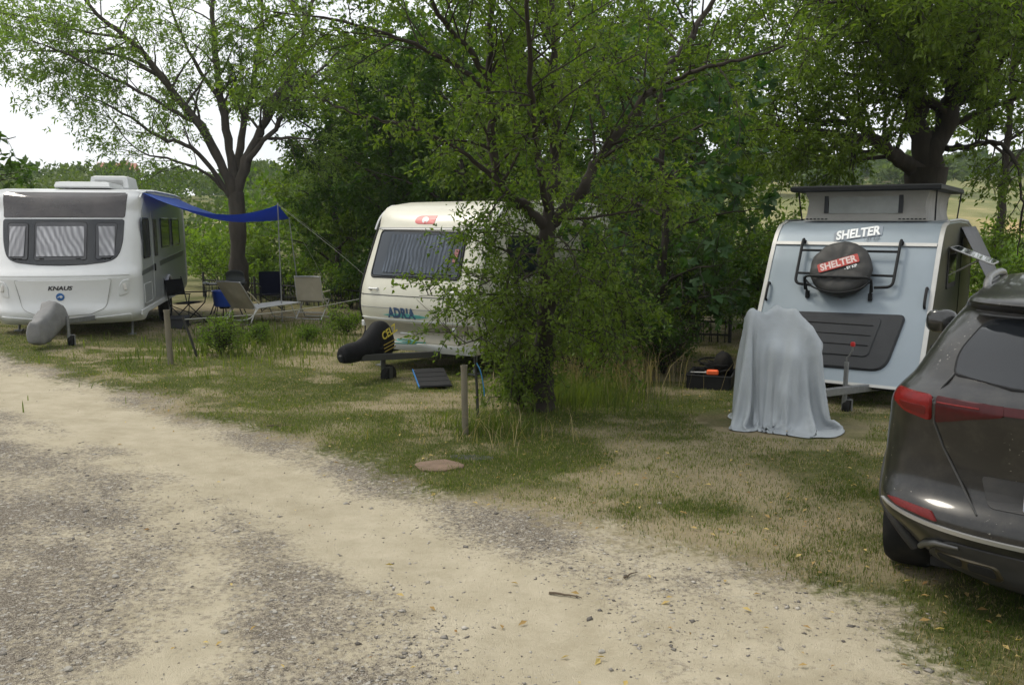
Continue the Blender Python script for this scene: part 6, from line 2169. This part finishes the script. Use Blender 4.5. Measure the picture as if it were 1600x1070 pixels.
# trees of the wood behind the caravans: auto-branched
def wood_tree(x, y, h, spread, leafm, seed, label, lsize=.12, n=10, dens=1.0, low=.25, name='wood_tree', r0=.13, group='trees of the wood behind the caravans', lw=.5, leaves=22):
    r = np.random.default_rng(seed)
    b = np.array([x, y, gz(x, y) - .1])
    ax = r.normal(size=2) * .15
    top = b + (ax[0], ax[1], h * .85)
    limbs = [([b, b + (ax[0] * .3, ax[1] * .3, h * .3), b + (ax[0] * .7, ax[1] * .7, h * .6), top], r0, .03)]
    for k in range(n):
        t = low + (1 - low) * k / (n - 1)
        a = k * 2.4 + r.uniform(0, 1)
        L = spread * (.55 + .6 * math.sin(math.pi * min(1, .25 + .75 * t))) * r.uniform(.75, 1.15)
        p0 = b + (top - b) * t
        limbs.append(([p0, p0 + (math.cos(a) * L * .45, math.sin(a) * L * .45, L * .30), p0 + (math.cos(a) * L, math.sin(a) * L, L * (.35 + .3 * t))], r0 * .35, .008))
    return make_tree(name, label, b, limbs, leafm, seed, n1=5.0 * dens, n2=5 * dens, l1=spread * .75, l2=.6, leaves=leaves, lsize=lsize, lw=lw, t0=.15, droop=.07, group=group)
W = [(-5.6, 27, 7.5, 2.2, lf_mid, 'slender wood tree just right of the left-hand trunk'), (-3.4, 24.5, 7.5, 2.3, lf_dark, 'dark wood tree behind the guy ropes'),
     (-1.3, 21.5, 8, 2.4, lf_dark, 'dark wood tree rising directly behind the cream caravan'), (.9, 20.5, 8, 2.4, lf_mid, 'mid green wood tree behind the centre of the cream caravan roof'),
     (2.5, 17.3, 7, 2.0, lf_dark, 'dark wood tree behind the maple'), (4.4, 20.5, 7, 2.0, lf_mid, 'wood tree between the maple and the massive trunk'),
     (-4.6, 32, 8, 2.6, lf_mid, 'taller wood tree farther back left of the cream caravan'), (-2.0, 29, 10, 2.8, lf_mid, 'tall wood tree at the back above the cream caravan'), (1.6, 27, 10.5, 2.8, lf_mid, 'tall wood tree at the back right of the many-limbed tree'), (5.2, 26, 10, 2.6, lf_dark, 'tall dark wood tree left of the massive trunk'), (-5.0, 38, 11, 3.2, lf_dark, 'farthest tall wood tree left of centre'), (12.2, 21, 9.5, 2.6, lf_mid, 'high-crowned tree at the upper right edge')]
for k, (x, y, h, sp, lm, lab) in enumerate(W):
    wood_tree(x, y, h, sp, lm, 100 + k, lab, lsize=.15 if y > 18 else .11, n=13, dens=1.25, low=.10 if x < 7 else .48)
# trees on the far side of the drive, behind the viewer: the car's rear window mirrors them
for k, (x, y, h) in enumerate(((-1.5, -10.5, 6.5), (2.6, -9.5, 7), (6.4, -8.2, 7), (10.5, -6.5, 6.5), (-6.5, -12.5, 6.5))):
    wood_tree(x, y, h, 2.4, lf_mid, 180 + k, ['roadside tree across the drive opposite the middle pitch', 'roadside tree across the drive behind the viewer', 'roadside tree across the drive behind the car', 'roadside tree across the drive at far right', 'roadside tree across the drive at far left'][k], lsize=.30, n=10, dens=.8, low=.15, name='roadside_tree', group='trees across the drive', leaves=12)
# tree at the left margin, its branch reaching into view
b = np.array([-13.7, 19.6, gz(-13.7, 19.6)])
limbs = [([b, b + (0, 0, 1.6), b + (.1, 0, 3.2), b + (0, .1, 4.6)], .16, .04)]
for (a, z, L) in ((-.1, 1.6, 2.3), (.2, 2.4, 2.0), (-.4, 2.9, 1.9), (.0, 3.3, 2.3), (.9, 2.6, 2.2), (2.2, 2.4, 2.2), (3.3, 2.8, 2.2), (4.4, 2.2, 2.2), (5.2, 3.2, 2.0), (1.6, 3.9, 1.6), (3.9, 4.1, 1.6)):
    p0 = b + (0, 0, z)
    limbs.append(([p0, p0 + (math.cos(a) * L * .5, math.sin(a) * L * .5, .35), p0 + (math.cos(a) * L, math.sin(a) * L, .55)], .05, .008))
make_tree('walnut_tree', 'dark leafy branch of a tree entering at the left edge above the white caravan', b, limbs, lf_dark, 71, n1=4.5, n2=3, l1=.8, l2=.45, leaves=11, lsize=.22, lw=.5, t0=.3, droop=.12)

# shrubs
def shrub(x, y, h, w, leafm, seed, label, lsize=.05, stems=9, name='shrub', group=None, dens=1.0, leaves=20):
    r = np.random.default_rng(seed)
    b = np.array([x, y, gz(x, y) - .03])
    limbs = [([b, b + (0, 0, h * .15), b + (.01, 0, h * .3)], .02, .012)]
    for k in range(stems):
        a = k * 2.4 + r.uniform(0, .8)
        q = w * r.uniform(.35, 1.0)
        hh = h * r.uniform(.65, 1.0) * (1 - .25 * q / w)
        limbs.append(([b + (0, 0, .02), b + (math.cos(a) * q * .45, math.sin(a) * q * .45, hh * .5), b + (math.cos(a) * q, math.sin(a) * q, hh)], .012, .003))
    return make_tree(name, label, b, limbs, leafm, seed, n1=14 * dens / max(h, .5), n2=9, l1=.42 * h, l2=.22 * h + .06, leaves=leaves, lsize=lsize, lw=.5, t0=.2, droop=.05, cat='shrub', group=group)
shrub(-4.50, 12.75, .62, .30, lf_bush, 201, 'rounded small green bush beside the leaning stake', lsize=.035, stems=14, dens=1.3, leaves=20)
shrub(-4.42, 14.4, .38, .18, lf_bush, 202, 'tiny bush behind the rounded bush, before the sun lounger', lsize=.035, stems=7)
shrub(-3.35, 16.6, .55, .36, lf_bush, 203, 'low bush left of the cream caravan below the folding chair', lsize=.05, stems=9)
shrub(-3.75, 15.2, .30, .2, lf_bush, 204, 'tiny sprout bush in the dry grass right of the sun lounger', lsize=.04, stems=6)
hedge = [(.95, 10.6, 1.15, .55, lf_mid, 'leafy shrub directly right of the tree trunk'), (1.45, 11.6, 1.7, .7, lf_dark, 'dark hedge shrub behind the dry grass'), (1.55, 12.9, 2.3, .8, lf_mid, 'tall hedge shrub under the maple on its left'),
         (2.75, 13.8, 2.2, .8, lf_dark, 'tall dark hedge shrub right of the maple stem'), (3.35, 15.6, 2.4, .9, lf_dark, 'far dark hedge shrub beside the pale blue caravan edge'), (.55, 12.3, 1.6, .7, lf_mid, 'hedge shrub beside the flank of the cream caravan'),
         (.10, 9.0, .62, .24, lf_mid, 'small leafy shrub at the foot of the tree on its left'), (2.2, 11.9, .9, .5, lf_dark, 'low shrub at the front of the hedge under the maple')]
for k, (x, y, h, w_, lm, lab) in enumerate(hedge):
    shrub(x, y, h, w_, lm, 220 + k, lab, lsize=.07 if h > 1 else .05, stems=11, group='shrubs of the hedge', leaves=15, dens=1.0)
backs = [(-8.3, 26, 1.7, 1.2, 'bright bush behind the dark tree trunk on its left'), (-7.0, 25.0, 1.2, 1.1, 'low bright bush at the foot of the left tree'), (-9.8, 28, 2.0, 1.4, 'bright bush between the white caravan and the left tree'),
         (-4.6, 23.6, 1.3, 1.1, 'bush behind the folding chair'), (-2.7, 21.6, 1.6, 1.1, 'bush beside the left flank of the cream caravan'), (-6.3, 29, 2.4, 1.6, 'large bush in the wood behind the left trunk'),
         (6.4, 16.4, 1.5, 1.1, 'bright bush right of the pale blue caravan behind the awning'), (8.2, 18.5, 1.8, 1.3, 'bright bush at the right edge beyond the car'), (4.9, 16.6, 2.5, 1.1, 'tall bush behind the left rear of the pale blue caravan'), (6.0, 18.6, 2.0, 1.2, 'bush behind the raised roof of the pale blue caravan'), (9.6, 16.2, 2.2, 1.3, 'bush at the right margin beyond the side awning')]
for k, (x, y, h, w_, lab) in enumerate(backs):
    shrub(x, y, h, w_, lf_bush, 260 + k, lab, lsize=.12, stems=12, group='bushes behind the pitches', leaves=12, dens=1.1)

# ------------------------------------------------------------------ far hillside woods, bushes and houses
def wood_mass(name, spots, seed, leafm, label, size=.5, per=260):
    r = np.random.default_rng(seed)
    Ps, Ds, Ls = [], [], []
    for (x, y, rad, h) in spots:
        n = int(per * (rad / 2.5)**1.2)
        d = unit(r.normal(size=(n, 3)))
        d[:, 2] = np.abs(d[:, 2]) * 1.0 - .15
        k = r.random(n)**.35
        lump = 1 + .35 * (fbm(d[:, 0] * 2 + x, d[:, 1] * 2 + d[:, 2] * 2 + y, 1.2, seed) - .5) * 2
        p = d * k[:, None] * lump[:, None] * np.array([rad, rad, h * .55])
        p += np.array([x, y, 0])
        p[:, 2] += G0(x, y) + h * .42
        Ps.append(p)
        Ds.append(unit(d + r.normal(size=(n, 3)) * .8))
        Ls.append(size * (1 if y < 100 else 1.6) * r.uniform(.6, 1.4, n))
    P, D, L = np.concatenate(Ps), np.concatenate(Ds), np.concatenate(Ls)
    o = link(name, leaf_mesh(name, P, D, L, .7, r, up=.3, rnd=np.clip(.5 + (fbm(P[:, 0], P[:, 1] + P[:, 2], .25, seed) - .5) * 1.6 + r.normal(size=len(P)) * .15, 0, 1)), leafm)
    tag(o, label, 'wood', kind='stuff')
r = np.random.default_rng(77)
left, right, mid_ = [], [], []
for k in range(170):
    y = r.uniform(48, 150)
    x = -y * r.uniform(.22, .95)
    if -85 < x < -50 and y > 112: continue
    left.append((x, y, r.uniform(2.0, 3.6), r.uniform(3.0, 5.2)))
for k in range(260):
    y = r.uniform(105, 230)
    x = y * r.uniform(-.35, .95)
    if y - .0 * x < 118 and x > 8: continue
    right.append((x, y, r.uniform(2.6, 4.6), r.uniform(3.5, 6.0)))
for k in range(46):
    y = r.uniform(34, 72)
    x = y * r.uniform(.30, .75)
    mid_.append((x, y, r.uniform(.8, 1.9), r.uniform(1.0, 2.4)))
for k in range(40):
    y = r.uniform(34, 60)
    x = y * r.uniform(-.30, .25)
    mid_.append((x, y, r.uniform(2, 3), r.uniform(3, 5.5)))
for k in range(40):
    y = r.uniform(30, 50)
    x = -y * r.uniform(.33, .85)
    mid_.append((x, y, r.uniform(1.2, 2.2), r.uniform(1.2, 2.6)))
wood_mass('hillside_wood', left, 301, lf_far, 'wooded hillside beyond the white caravan', .42, 300)
wood_mass('ridge_wood', right, 302, lf_far, 'distant wooded ridge beyond the golden field', .6, 260)
wood_mass('scrub', mid_, 303, lf_bush, 'scrub and thicket on the meadow behind the pitches', .26, 420)

m_tile = mat('roof_tiles', (.32, .15, .10), .85, var=.25, scale=3, bump=.3, bscale=4)
m_tiled = mat('roof_tiles_dark', (.17, .14, .125), .85, var=.25, scale=3)
m_wall = mat('house_plaster', (.55, .50, .42), .9, var=.1)
def house(x, y, rz, w, d, h, rh, roofm, label):
    z = float(G0(x, y))
    e = empty('house', (x, y, z - .3), rz)
    tag(e, label, 'house')
    MB().box((0, 0, h / 2), (w, d, h)).build('wall', m_wall, e)
    rf = MB()
    o = .45
    vs = [(-w / 2 - o, -d / 2 - o, h), (w / 2 + o, -d / 2 - o, h), (w / 2 + o, d / 2 + o, h), (-w / 2 - o, d / 2 + o, h), (-w / 2 - o, 0, h + rh), (w / 2 + o, 0, h + rh)]
    vs += [(a, b, c + .18) for (a, b, c) in vs]
    fs = [(6, 7, 11, 10), (8, 9, 10, 11), (0, 1, 5, 4), (2, 3, 4, 5), (0, 6, 7, 1), (2, 8, 9, 3), (0, 4, 10, 6), (3, 9, 10, 4), (1, 7, 11, 5), (2, 5, 11, 8)]
    rf = rf.add(vs, fs).build('roof', roofm, e)
    MB().box((w * .25, d * .12, h + rh * .9), (.7, .6, 1.6)).build('chimney', m_wall, rf)
    MB().prism([(-d / 2, h), (d / 2, h), (0, h + rh)], lambda p: Vector((-w / 2, p[0], p[1])), lambda p: Vector((w / 2, p[0], p[1]))).build('gable', m_wall, e)
    for k in range(int(w // 3)):
        xx = -w / 2 + 1.6 + 3 * k
        wn = MB().box((xx, -d / 2 - .02, h * .6), (1.0, .08, 1.2)).build('window', m_glass, e)
        MB().box((xx, -d / 2 - .05, h * .6 - .68), (1.2, .16, .1)).build('sill', m_wall, wn)
house(-59.5, 128, R(14), 4.6, 5, 3.5, 1.5, m_tile, 'distant house with orange tiled roof on the wooded hill')
house(-74, 150, R(-12), 5, 6, 3.0, 1.5, m_tiled, 'distant house with dark roof left of the orange roofed house')

# low brushwood fence behind the furniture
def brush_fence(x0, y0, x1, y1, h, label, seed):
    r = np.random.default_rng(seed)
    L = math.hypot(x1 - x0, y1 - y0)
    e = empty('stick_fence', (x0, y0, gz(x0, y0)))
    tag(e, label, 'fence')
    b = np.array([x0, y0, gz(x0, y0)])
    n = int(L / .07)
    B = Branches()
    for k in range(n):
        t = (k + r.random()) / n
        x, y = x0 + (x1 - x0) * t, y0 + (y1 - y0) * t
        z = gz(x, y)
        B.add(np.array([(x, y, z - .05), (x + r.normal() * .03, y + r.normal() * .03, z + h * r.uniform(.75, 1.1))]) - b, .011, .008, 4)
    o = link('sticks', B.mesh('sticks'), m_stake, e)
    o['kind'] = 'stuff'
    for zz in (.3, .8):
        MB().tube([(0, 0, h * zz), (x1 - x0, y1 - y0, h * zz + gz(x1, y1) - gz(x0, y0))], .022, 6).build('rail', m_stake, e)
    for t in np.linspace(0, 1, 5):
        x, y = (x1 - x0) * t, (y1 - y0) * t
        MB().tube([(x, y, gz(x0 + x, y0 + y) - b[2] - .1), (x, y, gz(x0 + x, y0 + y) - b[2] + h * 1.15)], .035, 6).build('post', m_stake, e)
brush_fence(-8.9, 24.0, -2.6, 22.6, .62, 'low dark stick fence behind the camp furniture', 5)
brush_fence(1.9, 16.9, 4.2, 15.9, .5, 'low dark stick fence at the end of the grass beside the pale blue caravan', 6)

# ------------------------------------------------------------------ grass, weeds, gravel and leaf litter
def blades(name, n, seed, region, hmin, hmax, leafm, label, dens, wide=.0035, lean=.5, green=None):
    r = np.random.default_rng(seed)
    x, y = region(r, n)
    p = dens(x, y)
    k = r.random(len(x)) < p
    x, y = x[k], y[k]
    z = gz_arr(x, y)
    n = len(x)
    h = r.uniform(hmin, hmax, n) * (.6 + .8 * fbm(x, y, 2.2, 31))
    a = r.uniform(0, 2 * np.pi, n)
    l = np.abs(r.normal(size=n)) * lean * h
    w_ = wide * (.7 + .08 * np.hypot(x, y)) * r.uniform(.7, 1.4, n)
    bx, by = np.cos(a + np.pi / 2), np.sin(a + np.pi / 2)
    P0 = np.stack([x - bx * w_, y - by * w_, z - .01], 1)
    P1 = np.stack([x + bx * w_, y + by * w_, z - .01], 1)
    M0 = np.stack([x + np.cos(a) * l * .35 - bx * w_ * .8, y + np.sin(a) * l * .35 - by * w_ * .8, z + h * .6], 1)
    M1 = np.stack([x + np.cos(a) * l * .35 + bx * w_ * .8, y + np.sin(a) * l * .35 + by * w_ * .8, z + h * .6], 1)
    T = np.stack([x + np.cos(a) * l, y + np.sin(a) * l, z + h], 1)
    V = np.stack([P0, P1, M1, M0, T], 1).reshape(-1, 3)
    i = np.arange(n) * 5
    Fc = np.concatenate([np.stack([i, i + 1, i + 2], 1), np.stack([i, i + 2, i + 3], 1), np.stack([i + 3, i + 2, i + 4], 1)])
    g_ = np.clip(.5 + (fbm(x, y, 1.4, 33) - .5) * 1.2 + r.normal(size=n) * .28, 0, 1)
    o = link(name, fast_mesh(name, V, Fc, False, dict(rnd=np.repeat(g_, 5))), leafm)
    tag(o, label, 'grass', kind='stuff')
def reg(r, n):
    """more samples close to the viewer, as far as the pitches reach"""
    d = 3.0 * (20 / 3.0)**r.random(n)
    a = r.uniform(-.66, .66, n)
    return d * np.sin(a), d * np.cos(a)
def tuft(x, y):
    sdv, tr, bare, lush = masks(x, y)
    cl = sstep(.44, .60, fbm(x, y, 1.6, 41)) * .85 + sstep(.45, .65, fbm(x, y, 6.0, 44)) * .45
    cl = cl * (np.hypot(x - 2.78, y - 8.42) > .86)
    lush = lush * (np.hypot(x - 2.78, y - 8.42) > .86)
    return np.clip((np.hypot(x - 2.78, y - 8.42) > .86) * sstep(-.05, .45, sdv) * (cl * (1 - .85 * bare) + .9 * lush + .14), 0, 1)
def dry(x, y):
    sdv, tr, bare, lush = masks(x, y)
    return np.clip((np.hypot(x - 2.78, y - 8.42) > .86) * sstep(-.1, .4, sdv) * (.45 - .25 * bare), 0, 1)
lf_grass = leaf_mat('grass_green', (.050, .078, .016), (.14, .168, .046), .45, .75)
blades('grass', 700000, 401, reg, .010, .034, lf_grass, 'patchy short green grass on the pitches', tuft, wide=.0015, lean=.9)
blades('dry_grass', 220000, 402, reg, .008, .026, lf_straw, 'short dry straw-coloured grass between the green tufts', dry, lean=1.3, wide=.0015)
def around(cx, cy, rx, ry):
    return lambda r, n: (cx + r.normal(size=n) * rx, cy + r.normal(size=n) * ry)
one = lambda x, y: np.ones_like(x)
blades('tall_grass', 420, 403, around(-.15, 8.0, .30, .26), .05, .20, lf_grass, 'long weedy grass at the foot of the metal post and tree', one, .003, .6)
blades('tall_dry_grass', 800, 404, around(1.15, 10.9, .45, .55), .2, .6, lf_straw, 'tall dry grass stalks along the hedge bottom', one, .0022, .5)
blades('tall_dry_grass', 90, 405, around(-.1, 7.8, .4, .3), .08, .30, lf_straw, 'long dry stalks beside the metal post', one, .0022, .8)
blades('tall_green_grass', 1600, 406, around(.75, 9.6, .45, .4), .08, .32, lf_grass, 'long green grass right of the tree foot', one, .003, .5)
blades('verge_grass', 2600, 407, around(-4.4, 14.5, .8, 1.6), .05, .2, lf_grass, 'longer grass along the cord by the sun lounger', one, .004, .5)

def pebbles():
    r = np.random.default_rng(501)
    n = 60000
    d = 2.2 * (14 / 2.2)**r.random(n)
    a = r.uniform(-.72, .66, n)
    x, y = d * np.sin(a), d * np.cos(a)
    sdv, tr, bare, lush = masks(x, y)
    p = (1 - sstep(-.25, .35, sdv)) * (1 - .85 * tr) * (.25 + .9 * sstep(.40, .62, fbm(x, y, .9, 51)))
    k = r.random(n) < p
    x, y = x[k], y[k]
    n = len(x)
    s = np.clip(.0034 * np.exp(r.normal(size=n) * .6), .002, .020)
    z = gz_arr(x, y) + s * .15
    oc = np.array([(1, 0, 0), (0, 1, 0), (-1, 0, 0), (0, -1, 0), (.2, .1, .62), (0, 0, -.6)], float)
    an = r.uniform(0, 6.28, n)
    J = oc[None] * (1 + .45 * r.normal(size=(n, 6, 1)).clip(-1, 1)) * s[:, None, None] * np.array([1.25, .9, .8])
    c, s_ = np.cos(an)[:, None], np.sin(an)[:, None]
    X = J[..., 0] * c - J[..., 1] * s_ + x[:, None]
    Y = J[..., 0] * s_ + J[..., 1] * c + y[:, None]
    Z = J[..., 2] + z[:, None]
    V = np.stack([X, Y, Z], -1).reshape(-1, 3)
    i = np.arange(n) * 6
    Fc = np.concatenate([np.stack([i + q, i + (q + 1) % 4, i + 4], 1) for q in range(4)] + [np.stack([i + (q + 1) % 4, i + q, i + 5], 1) for q in range(4)])
    m = leaf_mat('gravel_stone', (.11, .10, .09), (.44, .41, .36), 0.0, .9)
    o = link('gravel', fast_mesh('gravel', V, Fc, False, dict(rnd=np.repeat(r.random(n)**1.3, 6))), m)
    tag(o, 'loose grey gravel scattered over the drive', 'gravel', kind='stuff')
pebbles()
def litter():
    r = np.random.default_rng(511)
    n = 1500
    d = 2.8 * (13 / 2.8)**r.random(n)
    a = r.uniform(-.5, .6, n)
    x, y = d * np.sin(a), d * np.cos(a)
    sdv, tr, bare, lush = masks(x, y)
    k = r.random(n) < np.clip(.12 + .6 * sstep(-.3, .5, sdv), 0, 1)
    x, y = x[k], y[k]
    n = len(x)
    P = np.stack([x, y, gz_arr(x, y) + .010 + .012 * r.random(n)], 1)
    an = r.uniform(0, 6.28, n)
    D = np.stack([np.cos(an), np.sin(an), r.normal(size=n) * .15], 1)
    m = leaf_mat('dead_leaf', (.22, .12, .05), (.52, .40, .16), .2, .7)
    o = link('leaf_litter', leaf_mesh('leaf_litter', P, D, r.uniform(.02, .055, n), .45, r, up=1.6), m)
    tag(o, 'scattered dry yellow and brown fallen leaves', 'leaves', kind='stuff')
    lo = leaf_mesh('fallen_leaf', np.zeros((1, 3)), np.array([[1.0, .1, .05]]), np.array([.24]), .9, np.random.default_rng(3), shape='lobe', up=3, rnd=np.array([.9]))
    o = link('fallen_leaf', lo, m)
    o.location = (2.12, 12.4, gz(2.12, 12.4) + .03)
    tag(o, 'large pale dry maple leaf lying on the grass by the hedge', 'leaf')
litter()

# ------------------------------------------------------------------ thin summer haze
def haze():
    zlo = -3.0
    o = MB().box((0, 230, 24), (1500, 640, 54)).build('haze', None, None)
    m = bpy.data.materials.new('haze_air')
    m.use_nodes = True
    t = m.node_tree
    t.nodes.clear()
    out = t.nodes.new('ShaderNodeOutputMaterial')
    v = t.nodes.new('ShaderNodeVolumePrincipled')
    v.inputs['Color'].default_value = (.80, .88, .96, 1)
    v.inputs['Density'].default_value = .0004
    t.links.new(v.outputs['Volume'], out.inputs['Volume'])
    o.data.materials.append(m)
    tag(o, 'thin pale summer haze over the valley', 'haze', kind='stuff')
haze()
